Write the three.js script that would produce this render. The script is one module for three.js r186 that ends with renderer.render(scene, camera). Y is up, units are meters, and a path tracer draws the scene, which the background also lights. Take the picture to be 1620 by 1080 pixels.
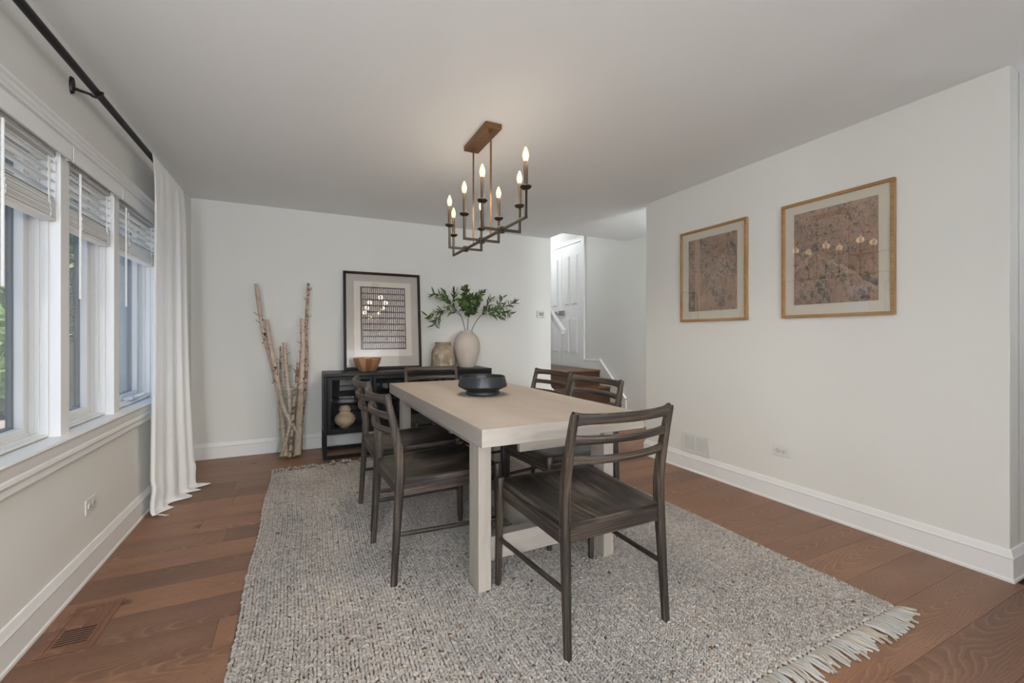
import * as THREE from 'three';
import { RoundedBoxGeometry } from 'three/addons/geometries/RoundedBoxGeometry.js';
import { mergeGeometries, mergeVertices, toCreasedNormals } from 'three/addons/utils/BufferGeometryUtils.js';
import { RectAreaLightUniformsLib } from 'three/addons/lights/RectAreaLightUniformsLib.js';

// ---------------------------------------------------------------- camera, sky, sun, lamps, exposure
RectAreaLightUniformsLib.init();
const scene = new THREE.Scene();
const camera = new THREE.PerspectiveCamera(2 * Math.atan(540 / 682) * 180 / Math.PI, 1620 / 1080, 0.05, 200);
camera.setViewOffset(1620, 1080, 0, 9, 1620, 1080);          // a small rise of the lens, as in the photograph
camera.position.set(0, 1.15, 0);
const YAW = Math.atan((810 - 479) / 682);
camera.lookAt(Math.sin(YAW), 1.15, -Math.cos(YAW));
const renderer = new THREE.WebGLRenderer({ antialias: true });
renderer.toneMapping = THREE.LinearToneMapping;
renderer.toneMappingExposure = 1.1;
renderer.shadowMap.enabled = true;
{ // clear daytime sky: deeper blue overhead, paler towards the horizon
  const w = 8, h = 128, d = new Float32Array(w * h * 4);
  for (let j = 0; j < h; j++) {
    const el = (j + 0.5) / h * 2 - 1, t = Math.pow(Math.max(0, el), 0.5);
    for (let i = 0; i < w; i++) d.set([0.55 - 0.38 * t, 0.74 - 0.32 * t, 1.0 - 0.16 * t, 1], (j * w + i) * 4);
  }
  const sky = new THREE.DataTexture(d, w, h, THREE.RGBAFormat, THREE.FloatType);
  sky.mapping = THREE.EquirectangularReflectionMapping; sky.magFilter = THREE.LinearFilter; sky.needsUpdate = true;
  scene.background = sky; scene.environment = sky;
}
const FILL_GLOBE = 14, FILL_WINDOW_SIDE = 6.5, FILL_PASSAGE = 0.34, FILL_HALL = 5.4, FILL_STAIR = 2.8, BULB = 0.024, BULB_DOWN = 0.6, SUN = 6.0; // strengths: unseen added fill lamps first, then chandelier bulbs, extra downlight, sun
const SKY_STRENGTH = 1.0;
scene.backgroundIntensity = SKY_STRENGTH; scene.environmentIntensity = SKY_STRENGTH;
const sun = new THREE.DirectionalLight(0xfff1dc, SUN);
sun.position.set(-4.0, 24, 14); sun.target.position.set(-6, 0, -6);
sun.castShadow = true;
Object.assign(sun.shadow.camera, { left: -20, right: 20, top: 20, bottom: -20, near: 1, far: 60 });
sun.shadow.mapSize.set(2048, 2048);
scene.add(sun, sun.target);
const FILL_COLOR = new THREE.Color(0.945, 1.0, 1.045), BULB_COLOR = new THREE.Color(1.0, 0.86, 0.66);

// ---------------------------------------------------------------- helpers
let seed = 12345;
const rnd = () => { seed = (seed + 0x6D2B79F5) | 0; let t = Math.imul(seed ^ (seed >>> 15), 1 | seed); t = (t + Math.imul(t ^ (t >>> 7), 61 | t)) ^ t; return ((t ^ (t >>> 14)) >>> 0) / 4294967296; };
const rr = (a, b) => a + (b - a) * rnd();
const V = (x, y, z) => new THREE.Vector3(x, y, z);
const hash = (x, y, s) => { let h = Math.imul(x, 374761393) + Math.imul(y, 668265263) + Math.imul(s, 1442695041); h = Math.imul(h ^ (h >>> 13), 1274126177); return ((h ^ (h >>> 16)) >>> 0) / 4294967296; };
function vnoise(x, y, s, px = 0, py = 0) {       // value noise, repeats after px, py cells when they are given
  const xi = Math.floor(x), yi = Math.floor(y), fx = x - xi, fy = y - yi, u = fx * fx * (3 - 2 * fx), v = fy * fy * (3 - 2 * fy);
  const W = (a, p) => p ? ((a % p) + p) % p : a, a = W(xi, px), b = W(xi + 1, px), c = W(yi, py), d = W(yi + 1, py);
  return (hash(a, c, s) * (1 - u) + hash(b, c, s) * u) * (1 - v) + (hash(a, d, s) * (1 - u) + hash(b, d, s) * u) * v;
}
const fbm = (x, y, s, px = 0, py = 0, o = 4) => { let r = 0, a = 0.5, n = 0; for (let i = 0; i < o; i++) { r += a * vnoise(x, y, s + i * 17, px, py); n += a; x *= 2; y *= 2; px *= 2; py *= 2; a *= 0.5; } return r / n; };
function texture(w, h, fn, srgb = true) {        // fn(u, v) -> [r, g, b] 0..255
  const d = new Uint8Array(w * h * 4);
  for (let j = 0; j < h; j++) for (let i = 0; i < w; i++) {
    const c = fn((i + 0.5) / w, (j + 0.5) / h), k = (j * w + i) * 4;
    for (let q = 0; q < 3; q++) d[k + q] = Math.max(0, Math.min(255, c[q]));
    d[k + 3] = 255;
  }
  const t = new THREE.DataTexture(d, w, h);
  t.wrapS = t.wrapT = THREE.RepeatWrapping; t.magFilter = THREE.LinearFilter; t.minFilter = THREE.LinearMipmapLinearFilter; t.generateMipmaps = true;
  if (srgb) t.colorSpace = THREE.SRGBColorSpace;
  t.needsUpdate = true; return t;
}
const mix = (a, b, t) => a.map((x, i) => x + (b[i] - x) * t);
const std = (o) => new THREE.MeshStandardMaterial(o);
const phy = (o) => new THREE.MeshPhysicalMaterial(o);

const used = {};
const numbered = (n) => { const k = used[n] = (used[n] ?? -1) + 1; return k ? `${n}_${String(k).padStart(3, '0')}` : n; };
function obj(name, geo, m, parent = scene) {
  const o = new THREE.Mesh(Array.isArray(geo) ? merge(geo) : geo, m);
  o.name = parent === scene ? numbered(name) : numberedIn(parent, name);
  o.castShadow = o.receiveShadow = true; parent.add(o); return o;
}
function numberedIn(p, n) { const u = p.userData.__n ??= {}; const k = u[n] = (u[n] ?? -1) + 1; return k ? `${n}_${String(k).padStart(3, '0')}` : n; }
function thing(name, label, category, [x, y, z] = [0, 0, 0], turn = 0, group) {
  const o = new THREE.Group(); o.name = numbered(name); scene.add(o); o.position.set(x, y, z); o.rotation.y = turn;
  return tag(o, label, category, group);
}
function tag(o, label, category, group) { o.userData.label = label; o.userData.category = category; if (group) o.userData.group = group; return o; }
function struct(name, geo, m) { const o = obj(name, geo, m); o.userData.kind = 'structure'; return o; }
function structGroup(name) { const o = new THREE.Group(); o.name = numbered(name); o.userData.kind = 'structure'; scene.add(o); return o; }
function dup(root, [x, y, z], turn, label, group) {
  const r = root.clone(); r.name = numbered(root.name.replace(/_\d\d\d$/, '')); scene.add(r); r.position.set(x, y, z); r.rotation.y = turn;
  if (label) r.userData.label = label; if (group) r.userData.group = group; return r;
}
function merge(list) {
  const l = list.map((g) => { const q = g.index ? g.toNonIndexed() : g.clone(); for (const k of Object.keys(q.attributes)) if (!['position', 'normal', 'uv'].includes(k)) q.deleteAttribute(k); if (!q.attributes.uv) q.setAttribute('uv', new THREE.BufferAttribute(new Float32Array(q.attributes.position.count * 2), 2)); return q; });
  return mergeGeometries(l);
}
// box from corner to corner; r rounds the edges
function box(x0, y0, z0, x1, y1, z1, r = 0) {
  const w = Math.abs(x1 - x0), h = Math.abs(y1 - y0), d = Math.abs(z1 - z0);
  const g = r ? new RoundedBoxGeometry(w, h, d, 2, Math.min(r, w / 2.01, h / 2.01, d / 2.01)) : new THREE.BoxGeometry(w, h, d);
  return g.translate((x0 + x1) / 2, (y0 + y1) / 2, (z0 + z1) / 2);
}
// uv in metres from the dominant normal; u runs along the axis "along"
function boxUV(geo, along = 0, su = 1, sv = 1, off = 0) {
  const g = geo.index ? geo.toNonIndexed() : geo, p = g.attributes.position, n = g.attributes.normal, uv = new Float32Array(p.count * 2);
  for (let i = 0; i < p.count; i += 3) {
    const nn = [0, 1, 2].map((k) => Math.abs(n.getComponent(i, k) + n.getComponent(i + 1, k) + n.getComponent(i + 2, k)));
    const dom = nn.indexOf(Math.max(...nn)), rest = [0, 1, 2].filter((k) => k !== dom);
    const a = rest.includes(along) ? along : rest[0], b = rest.find((k) => k !== a);
    for (let k = 0; k < 3; k++) { uv[(i + k) * 2] = p.getComponent(i + k, a) / su + off; uv[(i + k) * 2 + 1] = p.getComponent(i + k, b) / sv + off * 0.37; }
  }
  g.setAttribute('uv', new THREE.BufferAttribute(uv, 2)); return g;
}
// a skin over rings of equally many points, closed at both ends
function loft(rings, crease = 0.7, caps = true) {
  const n = rings[0].length, pos = [], idx = [];
  for (const r of rings) for (const p of r) pos.push(p.x, p.y, p.z);
  for (let i = 0; i + 1 < rings.length; i++) for (let j = 0; j < n; j++) { const a = i * n + j, b = i * n + (j + 1) % n; idx.push(a, b, a + n, b, b + n, a + n); }
  if (caps) for (const [i, flip] of [[0, true], [rings.length - 1, false]]) {
    const c = rings[i].reduce((s, p) => s.add(p), V(0, 0, 0)).multiplyScalar(1 / n), k = pos.length / 3; pos.push(c.x, c.y, c.z);
    for (let j = 0; j < n; j++) { const a = i * n + j, b = i * n + (j + 1) % n; flip ? idx.push(b, a, k) : idx.push(a, b, k); }
  }
  const g = new THREE.BufferGeometry(); g.setAttribute('position', new THREE.Float32BufferAttribute(pos, 3)); g.setIndex(idx);
  // wind outwards
  const v6 = volume(g); if (v6 < 0) { const q = g.index.array; for (let i = 0; i < q.length; i += 3) { const t = q[i]; q[i] = q[i + 1]; q[i + 1] = t; } }
  g.computeVertexNormals();
  return toCreasedNormals(g, crease);
}
function volume(g) {
  const p = g.attributes.position, q = g.index.array, a = V(0, 0, 0), b = V(0, 0, 0), c = V(0, 0, 0); let s = 0;
  for (let i = 0; i < q.length; i += 3) { a.fromBufferAttribute(p, q[i]); b.fromBufferAttribute(p, q[i + 1]); c.fromBufferAttribute(p, q[i + 2]); s += a.dot(b.cross(c)); }
  return s;
}
// rounded-rectangle ring, n points, spanned by the vectors U and W about c
function ring(c, U, W, e = 4, n = 16) {
  return Array.from({ length: n }, (_, i) => { const t = (i + 0.5) / n * Math.PI * 2, s = (v) => Math.sign(v) * Math.pow(Math.abs(v), 2 / e); return c.clone().addScaledVector(U, s(Math.cos(t))).addScaledVector(W, s(Math.sin(t))); });
}
const lathe = (pts, seg = 40) => new THREE.LatheGeometry(pts.map(([r, y]) => new THREE.Vector2(r, y)), seg);
function tube(pts, r, seg = 24, rad = 8) { return new THREE.TubeGeometry(new THREE.CatmullRomCurve3(pts.map((p) => V(...p))), seg, r, rad, false); }
function rod(a, b, r, rad = 12, r2 = r) {
  const A = V(...a), B = V(...b), g = new THREE.CylinderGeometry(r2, r, A.distanceTo(B), rad);
  g.applyQuaternion(new THREE.Quaternion().setFromUnitVectors(V(0, 1, 0), B.clone().sub(A).normalize()));
  const m = A.add(B).multiplyScalar(0.5); return g.translate(m.x, m.y, m.z);
}
// profile (list of [out, up]) carried along a straight line in the room: "out" is the direction away from the wall
function molding(profile, from, to, out) {
  const A = V(...from), B = V(...to), O = V(...out);
  return loft([A, B].map((P) => profile.map(([o, u]) => P.clone().addScaledVector(O, o).add(V(0, u, 0)))), 0.35);
}

// ---------------------------------------------------------------- materials
const wallBump = texture(256, 256, (u, v) => { const n = 255 * fbm(u * 40, v * 40, 5, 40, 40, 3); return [n, n, n]; }, false);
const wallTex = (m) => { m.bumpMap = wallBump; m.bumpScale = 0.0004; return m; };
const M = {
  wall: wallTex(std({ color: new THREE.Color().setRGB(0.76, 0.752, 0.722), roughness: 0.85 })),
  ceiling: std({ color: new THREE.Color().setRGB(0.88, 0.89, 0.89), roughness: 0.92 }),
  trim: std({ color: new THREE.Color().setRGB(0.82, 0.82, 0.815), roughness: 0.42 }),
  blind: std({ color: new THREE.Color().setRGB(0.86, 0.86, 0.85), roughness: 0.5 }),
  black: std({ color: new THREE.Color().setRGB(0.012, 0.011, 0.011), roughness: 0.5, metalness: 0.3 }),
  cabinet: phy({ color: new THREE.Color().setRGB(0.008, 0.0085, 0.010), roughness: 0.42, specularIntensity: 0.45 }),
  cabinetIn: std({ color: new THREE.Color().setRGB(0.012, 0.013, 0.016), roughness: 0.8 }),
  bronze: std({ color: new THREE.Color().setRGB(0.03, 0.022, 0.016), roughness: 0.4, metalness: 0.4 }),
  canopy: std({ color: new THREE.Color().setRGB(0.19, 0.095, 0.038), roughness: 0.4, metalness: 0.6 }),
  candle: std({ color: new THREE.Color().setRGB(0.065, 0.042, 0.028), roughness: 0.6, metalness: 0.2 }),
  bulb: std({ color: 0xffe2b8, emissive: new THREE.Color(1.0, 0.62, 0.30), emissiveIntensity: 1.5, roughness: 0.3 }),
  filament: std({ color: 0xffffff, emissive: new THREE.Color(1.0, 0.85, 0.6), emissiveIntensity: 9, roughness: 0.3 }),
  pane: phy({ color: 0xffffff, transmission: 1, thickness: 0, roughness: 0.0, ior: 1.5 }),
  clearGlass: phy({ color: 0xfbfdfc, transmission: 1, thickness: 0, roughness: 0.02, ior: 1.55 }),
  outerFrame: std({ color: new THREE.Color().setRGB(0.05, 0.065, 0.08), roughness: 0.5 }),
  globe: std({ color: 0xffffff, emissive: FILL_COLOR, emissiveIntensity: 1.1, roughness: 0.4 }),  // glowing ball of the added fill lamps
  plate: std({ color: new THREE.Color().setRGB(0.72, 0.715, 0.69), roughness: 0.4 }),
  dark: std({ color: new THREE.Color().setRGB(0.006, 0.005, 0.005), roughness: 0.9 }),
  nickel: std({ color: new THREE.Color().setRGB(0.35, 0.34, 0.32), roughness: 0.35, metalness: 0.9 }),
  curtain: phy({ color: new THREE.Color().setRGB(0.96, 0.965, 0.97), roughness: 0.95, side: THREE.DoubleSide, transmission: 0.2, thickness: 0 }),
};
// oak floor: long cathedral grain with pale pores
const oak = [];
for (let k = 0; k < 6; k++) {
  const s = 100 + k * 31, yc = [0.2, 0.55, 0.9, -0.4, 0.5, 1.3][k], xc = [0.3, 0.7, 0.45, 0.5, 0.1, 0.8][k], kn = k === 1 || k === 4;
  oak.push(texture(1024, 128, (u, v) => {
    const warp = fbm(u * 5, v * 1.5, s, 5, 0, 3) - 0.5, w2 = fbm(u * 24, v * 3, s + 5, 24, 0, 3) - 0.5;
    const du = Math.abs(((u - xc + 1.5) % 1) - 0.5) * 2, dv = v - yc + warp * 0.55;
    let rg = Math.sqrt(dv * dv * 9 + du * du * 2.2) * 9 + w2 * 0.8;
    const f = rg - Math.floor(rg), line = Math.pow(Math.max(0, 1 - Math.abs(f - 0.5) * 5), 1.4);
    const fine = fbm(u * 160, v * 40, s + 9, 160, 0, 2), blot = fbm(u * 6, v * 2, s + 13, 6, 0, 3);
    let c = mix([122, 86, 66], [148, 110, 87], blot * 1.4 - 0.2);
    c = mix(c, [104, 72, 56], (f < 0.45 ? 0.28 : 0.05) * fbm(u * 9, v * 3, s + 2, 9, 0, 2) * 1.8);
    c = mix(c, [184, 148, 120], line * 0.5 * (0.3 + fbm(u * 14, v * 5, s + 3, 14, 0, 2)));
    c = mix(c, [96, 68, 54], Math.max(0, fine - 0.55) * 0.9);
    if (kn) { const q = Math.hypot((u - xc) * 34, (v - 0.42) * 3.2) + (fbm(u * 60, v * 9, s + 6, 60, 0, 2) - 0.5) * 0.5; if (q < 0.5) c = mix(c, [66, 46, 38], Math.min(0.8, (0.5 - q) * 2)); }
    return c;
  }));
}
const plankMats = [];
for (let k = 0; k < 6; k++) for (const t of [[1, 0.985, 0.93], [0.78, 0.765, 0.735], [1.14, 1.09, 0.98]])
  plankMats.push(std({ map: oak[k], color: new THREE.Color().setRGB(...t.map((x) => x * 0.92)), roughness: 0.42 }));
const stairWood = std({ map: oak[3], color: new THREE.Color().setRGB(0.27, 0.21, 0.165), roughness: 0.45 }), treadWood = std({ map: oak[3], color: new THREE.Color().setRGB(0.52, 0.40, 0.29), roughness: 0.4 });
// straight-grained furniture wood, one texture, several tones
const grain = (dark, light, s, fx = 6, fy = 60, pow = 1) => texture(512, 512, (u, v) => {
  const a = fbm(u * fx, v * fy, s, fx, fy, 4), b = fbm(u * 3, v * 5, s + 7, 3, 5, 3), c = fbm(u * fx * 8, v * fy * 2, s + 3, fx * 8, fy * 2, 2);
  return mix(dark, light, Math.pow(Math.min(1, Math.max(0, (a - 0.25) * 1.2 + (b - 0.5) * 0.9 + (c - 0.5) * 0.25)), pow));
});
const chairTex = grain([38, 32, 28], [138, 116, 96], 41, 4, 70, 1.45);
const seatTex = grain([32, 29, 27], [118, 104, 90], 57, 4, 34, 1.4);
M.chair = std({ map: chairTex, roughness: 0.5 });
M.seat = std({ map: seatTex, roughness: 0.34 });
M.table = std({ map: grain([164, 152, 142], [179, 167, 156], 77, 3, 9), roughness: 0.55 });
M.tableSide = std({ map: grain([166, 157, 147], [188, 179, 169], 83, 4, 24), roughness: 0.6 });
M.oakFrame = std({ map: grain([150, 112, 70], [190, 150, 102], 91, 4, 60), roughness: 0.5 });
M.blackFrame = phy({ map: grain([22, 17, 14], [50, 38, 30], 97, 4, 60), roughness: 0.5, specularIntensity: 0.5 });
M.cabTop = phy({ map: grain([24, 22, 21], [46, 42, 39], 99, 4, 60), roughness: 0.4, specularIntensity: 0.6 });

// ================================================================ the setting
const WL = -0.926, WR = 2.985, WB = -4.86, CH = 2.42, WS = 3.91, HOLE = -4.53, ENDX = 2.925, WRF = -3.183, WRN = -0.80;
const FZ = 7.2, FX = 4.6, SX = 1.95, SZ = 0.35;                // ends of unseen room behind camera and passage at right, set to shape light
// floor: planks run across the room
const floor = structGroup('floor');
obj('subfloor', box(WL - 0.25, -0.16, -4.98, FX + 0.2, -0.013, FZ + 0.2), stairWood, floor);
function plankGeo(x0, x1, z0, z1, uo) {
  const g = 0.0004, c = 0.0006, y0 = -0.0125, A = [x0 + g, z0 + g, x1 - g, z1 - g];
  const T = [[A[0] + c, 0, A[1] + c], [A[2] - c, 0, A[1] + c], [A[2] - c, 0, A[3] - c], [A[0] + c, 0, A[3] - c]];
  const S = [[A[0], -c, A[1]], [A[2], -c, A[1]], [A[2], -c, A[3]], [A[0], -c, A[3]]], B = S.map(([x, , z]) => [x, y0, z]);
  const pos = [], uv = [], quad = (a, b, d, e) => { for (const p of [a, e, d, a, d, b]) { pos.push(...p); uv.push((p[0] - x0) / 2.4 + uo, (p[2] - z0) / (z1 - z0) * 0.96 + 0.02); } };
  quad(T[0], T[1], T[2], T[3]);
  for (let i = 0; i < 4; i++) { const j = (i + 1) % 4; quad(S[i], S[j], T[j], T[i]); quad(B[i], B[j], S[j], S[i]); }
  const q = new THREE.BufferGeometry(); q.setAttribute('position', new THREE.Float32BufferAttribute(pos, 3)); q.setAttribute('uv', new THREE.Float32BufferAttribute(uv, 2));
  q.computeVertexNormals(); return q;
}
{
  const W = 0.1925, known = { '-4': -0.557, '-3': -0.398, '-8': -0.47, 8: 1.826 };
  for (let k = -13; k <= 15; k++) {
    let z0 = -2.482 + W * k, z1 = z0 + W; if (z1 < WB) continue;
    z0 = Math.max(z0, WB - 0.01);
    let x = WL - 0.01, end = z1 > WRN - 0.9 && z1 <= 0.9 ? FX + 0.01 : WS + 0.005, first = true;
    if (z0 < WRN && z0 > WRF) end = WR + 0.01;
    if (z1 <= HOLE - 0.05) end = ENDX;
    while (x < end - 0.01) {
      let x1 = first && known[k] !== undefined ? known[k] : x + (first ? rr(0.5, 1.7) : [1.2, 1.6, 2.0, 2.2][Math.floor(rnd() * 4)]);
      if (end - x1 < 0.3) x1 = end;
      obj('plank', plankGeo(x, x1, z0, z1, rnd()), plankMats[Math.floor(rnd() * plankMats.length)], floor); x = x1; first = false;
    }
  }
  obj('far_planks', box(WL - 0.01, -0.0128, 0.598, SX + 0.02, 0, FZ), stairWood, floor).userData.kind = 'stuff';
}
struct('ceiling', [box(WL - 0.2, CH, WB - 0.1, ENDX - 0.04, CH + 0.2, FZ + 0.1), box(ENDX - 0.04, CH, HOLE, FX + 0.1, CH + 0.2, FZ + 0.1)], M.ceiling);
struct('ceiling_stairwell', box(ENDX - 0.1, 4.6, -7.7, WS + 0.1, 4.75, HOLE + 0.12), M.ceiling);
// left wall with the opening for the row of windows
const OZ0 = -3.83, OZ1 = -1.35, OY0 = 0.70, OY1 = 1.94, OUT = -1.062;
struct('wall_left', [box(OUT, -0.16, WB - 0.15, WL, OY0, FZ + 0.1), box(OUT, OY1, WB - 0.15, WL, CH + 0.05, FZ + 0.1), box(OUT, OY0, WB - 0.15, WL, OY1, OZ0), box(OUT, OY0, OZ1, WL, OY1, FZ + 0.1)], M.wall);
struct('wall_back', box(WL - 0.1, -0.16, WB - 0.13, ENDX, CH + 0.02, WB, 0.004), M.wall);
struct('wall_right', [box(WR, -0.16, WRF, WR + 0.12, CH + 0.02, WRN, 0.004), box(WR + 0.1, -0.16, WRN - 0.12, FX + 0.1, CH + 0.02, WRN)], M.wall);
struct('wall_stair', box(WS, -0.16, -7.6, WS + 0.13, 4.65, WRN - 0.05), M.wall);
struct('wall_stair_left', [box(ENDX - 0.12, -0.16, -7.6, ENDX, 4.65, WB - 0.12), box(ENDX - 0.12, CH + 0.15, WB - 0.13, ENDX, 4.65, HOLE + 0.1)], M.wall);
struct('wall_landing', box(ENDX - 0.1, 0, -7.6, WS + 0.1, 4.65, -7.48), M.wall);
struct('wall_above_hall', box(ENDX - 0.12, CH + 0.15, HOLE, WS + 0.1, 4.65, HOLE + 0.12), M.wall);
struct('wall_front', box(WL - 0.2, -0.16, FZ, FX + 0.1, CH + 0.02, FZ + 0.12), M.wall);
struct('wall_unseen_side', box(SX, -0.16, SZ, SX + 0.12, CH + 0.02, FZ + 0.1), M.wall);  // unseen partition, placed to keep lamp light off the near right wall
struct('wall_unseen_passage', [box(FX, -0.16, WRN - 0.1, FX + 0.12, CH + 0.02, SZ + 0.1), box(SX + 0.12, -0.16, SZ, FX + 0.1, CH + 0.02, SZ + 0.12)], M.wall);  // unseen passage walls, placed to keep lamp light off the right-hand return
// baseboards
const BASE = [[0, 0], [0.021, 0], [0.021, 0.012], [0.016, 0.018], [0.015, 0.105], [0.018, 0.112], [0.012, 0.124], [0.010, 0.135], [0.006, 0.146], [0, 0.148]];
struct('baseboard_left', molding(BASE, [WL, 0, FZ], [WL, 0, WB], [1, 0, 0]), M.trim);
struct('baseboard_back', molding(BASE, [WL, 0, WB], [ENDX - 0.06, 0, WB], [0, 0, 1]), M.trim);
{ // right wall: two mitred runs that meet at the near corner, and the short end at the hall
  const at = (x, z, dx, dz) => BASE.map(([o, u]) => V(x + dx * o, u, z + dz * o));
  struct('baseboard_right', [loft([at(WR, WRF - 0.0, -1, -1), at(WR, WRN, -1, 1), at(FX, WRN, 0, 1)], 0.35), loft([at(WR, WRF, -1, -1), at(WR + 0.12, WRF, 0, -1)], 0.35)], M.trim);
}
struct('baseboard_hall', molding(BASE, [WS, 0, WRN - 0.12], [WS, 0, HOLE], [-1, 0, 0]), M.trim);

// windows: three casements between white posts, stool below, moulded head above
const posts = [[-2.547, -2.471], [-3.12, -3.044], [-3.86, -3.80], [-1.974, -1.898]];
posts.forEach(([a, b], i) => struct(`trim_${i + 1}`, [box(OUT + 0.01, OY0, a, WL + 0.006, OY1, b, 0.003)], M.trim));
struct('trim_5', molding([[-0.13, 0.0], [0, 0], [0.022, 0], [0.026, 0.008], [0.024, 0.03], [0.03, 0.034], [0.036, 0.045], [0.034, 0.058], [0.03, 0.064], [0.032, 0.07], [0.032, 0.108], [0.046, 0.112], [0.05, 0.119], [0.047, 0.127], [-0.06, 0.128], [-0.062, 0.143], [-0.085, 0.143], [-0.086, 0.152], [-0.13, 0.153]].map(([o, u]) => [o, u + 0.598]), [WL, 0, OZ1 + 0.05], [WL, 0, -3.9], [1, 0, 0]), M.trim);
struct('trim_6', molding([[-0.06, 0], [0.018, 0], [0.02, 0.006], [0.02, 0.014], [0.028, 0.018], [0.03, 0.028], [0.036, 0.034], [0.038, 0.046], [0.046, 0.052], [0.048, 0.062], [0.0, 0.066], [-0.06, 0.066]].map(([o, u]) => [o, u + 1.968]), [WL, 0, OZ1 + 0.05], [WL, 0, -3.9], [1, 0, 0]), M.trim);
struct('trim_7', box(OUT + 0.01, OY1 - 0.015, OZ0 - 0.02, WL + 0.012, OY1 + 0.05, OZ1 + 0.02), M.trim);
const bays = [[-2.471, -1.974], [-3.044, -2.547], [-3.80, -3.12], [-1.898, -1.36]];
bays.forEach(([za, zb], i) => {
  const w = structGroup(`window_${i + 1}`), y0 = 0.74, y1 = 1.92;
  const fr = (x0, x1, t, ya, yb, a, b) => [box(x0, ya, a, x1, yb, a + t, 0.003), box(x0, ya, b - t, x1, yb, b, 0.003), box(x0, ya, a + t, x1, ya + t, b - t, 0.003), box(x0, yb - t, a + t, x1, yb, b - t, 0.003)];
  obj('window_jamb', fr(-1.016, -0.955, 0.010, y0 - 0.01, y1, za, zb), M.trim, w);
  obj('stop_bead', fr(-0.996, -0.980, 0.016, y0 - 0.008, y1, za, zb), M.trim, w);
  obj('sash', fr(-1.044, -1.015, 0.045, y0 - 0.008, y1, za, zb), M.trim, w);
  obj('outer_frame', fr(-1.064, -1.048, 0.056, y0 - 0.01, y1, za - 0.002, zb + 0.002), M.outerFrame, w);
  obj('window_pane', box(-1.038, y0 + 0.036, za + 0.04, -1.0355, y1 - 0.04, zb - 0.04), M.pane, w);
  if (i === 2) {
    const c = obj('crank_handle', [box(-1.012, 0.745, -3.58, -0.965, 0.765, -3.48, 0.006), rod([-0.97, 0.762, -3.53], [-0.93, 0.775, -3.56], 0.007, 10), rod([-0.93, 0.775, -3.56], [-0.895, 0.768, -3.70], 0.006, 10), new THREE.SphereGeometry(0.011, 12, 8).translate(-0.893, 0.768, -3.71)], M.trim, w);
    c.userData.label = 'white crank handle at the sill';
  }
});

// stairs up to the landing, with risers, treads and white skirts
const stairs = thing('staircase', 'dark brown wooden stairs with white skirt boards behind the right-hand chairs', 'stairs');
{
  const L = ENDX + 0.02, R = WS - 0.02, RISE = [0.222, 0.44, 0.655], NOSE = [-4.60, -4.83, -5.065];
  RISE.forEach((y, i) => {
    const z = NOSE[i], back = i < 2 ? NOSE[i + 1] - 0.03 : -7.48;
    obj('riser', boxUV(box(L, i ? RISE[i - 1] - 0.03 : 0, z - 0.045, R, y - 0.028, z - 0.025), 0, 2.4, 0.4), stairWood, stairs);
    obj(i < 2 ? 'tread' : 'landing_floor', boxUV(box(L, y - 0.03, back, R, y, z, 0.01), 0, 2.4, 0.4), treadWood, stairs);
  });
  const poly = (pts, x0, x1) => { const s = new THREE.Shape(pts.map(([z, y]) => new THREE.Vector2(-z, y))); const g = new THREE.ExtrudeGeometry(s, { depth: x1 - x0, bevelEnabled: false }); g.rotateY(Math.PI / 2); return g.translate(x0, 0, 0); };
  obj('skirt_board', [poly([[-4.53, 0.0], [-4.53, 0.305], [-5.09, 0.80], [-5.12, 0.80], [-5.12, 0]], R, WS - 0.001), poly([[-4.53, 0.29], [-4.53, 0.312], [-5.09, 0.812], [-5.12, 0.812], [-5.12, 0.78]], R - 0.008, WS - 0.001), box(R, 0.655, -5.48, WS - 0.001, 0.79, -5.12, 0.003), box(R - 0.006, 0.77, -5.48, WS - 0.001, 0.795, -5.12, 0.003)], M.trim, stairs);
  obj('skirt_board', [poly([[-4.70, 0], [-4.70, 0.345], [-4.84, 0.462], [-4.86, 0.462], [-4.86, 0]], ENDX + 0.001, L), poly([[-4.86, 0], [-4.86, 0.462], [-5.12, 0.69], [-5.12, 0]], ENDX + 0.001, L)]  , M.trim, stairs);
  struct('trim_8', box(2.775, 0, WB - 0.001, ENDX + 0.018, 0.455, WB + 0.022, 0.003), M.trim);
}
{
  const h = thing('handrail', 'white wooden handrail end beside the closet doors at the stairs', 'handrail');
  const A = [2.992, 1.20, -4.665], B = [2.992, 2.0, -5.63];
  const dir = V(B[0] - A[0], B[1] - A[1], B[2] - A[2]).normalize(), up = V(1, 0, 0).cross(dir).normalize();
  obj('rail', loft([V(...A), V(...B)].map((p) => ring(p, V(0.032, 0, 0), up.clone().multiplyScalar(0.038), 4, 20)), 0.6), M.trim, h);
  for (const t of [0.3, 0.75]) { const p = V(...A).lerp(V(...B), t); obj('bracket', [rod([p.x, p.y - 0.03, p.z], [p.x, p.y - 0.07, p.z], 0.008), rod([p.x, p.y - 0.07, p.z], [ENDX, p.y - 0.08, p.z], 0.008)], M.trim, h); }
}
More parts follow.
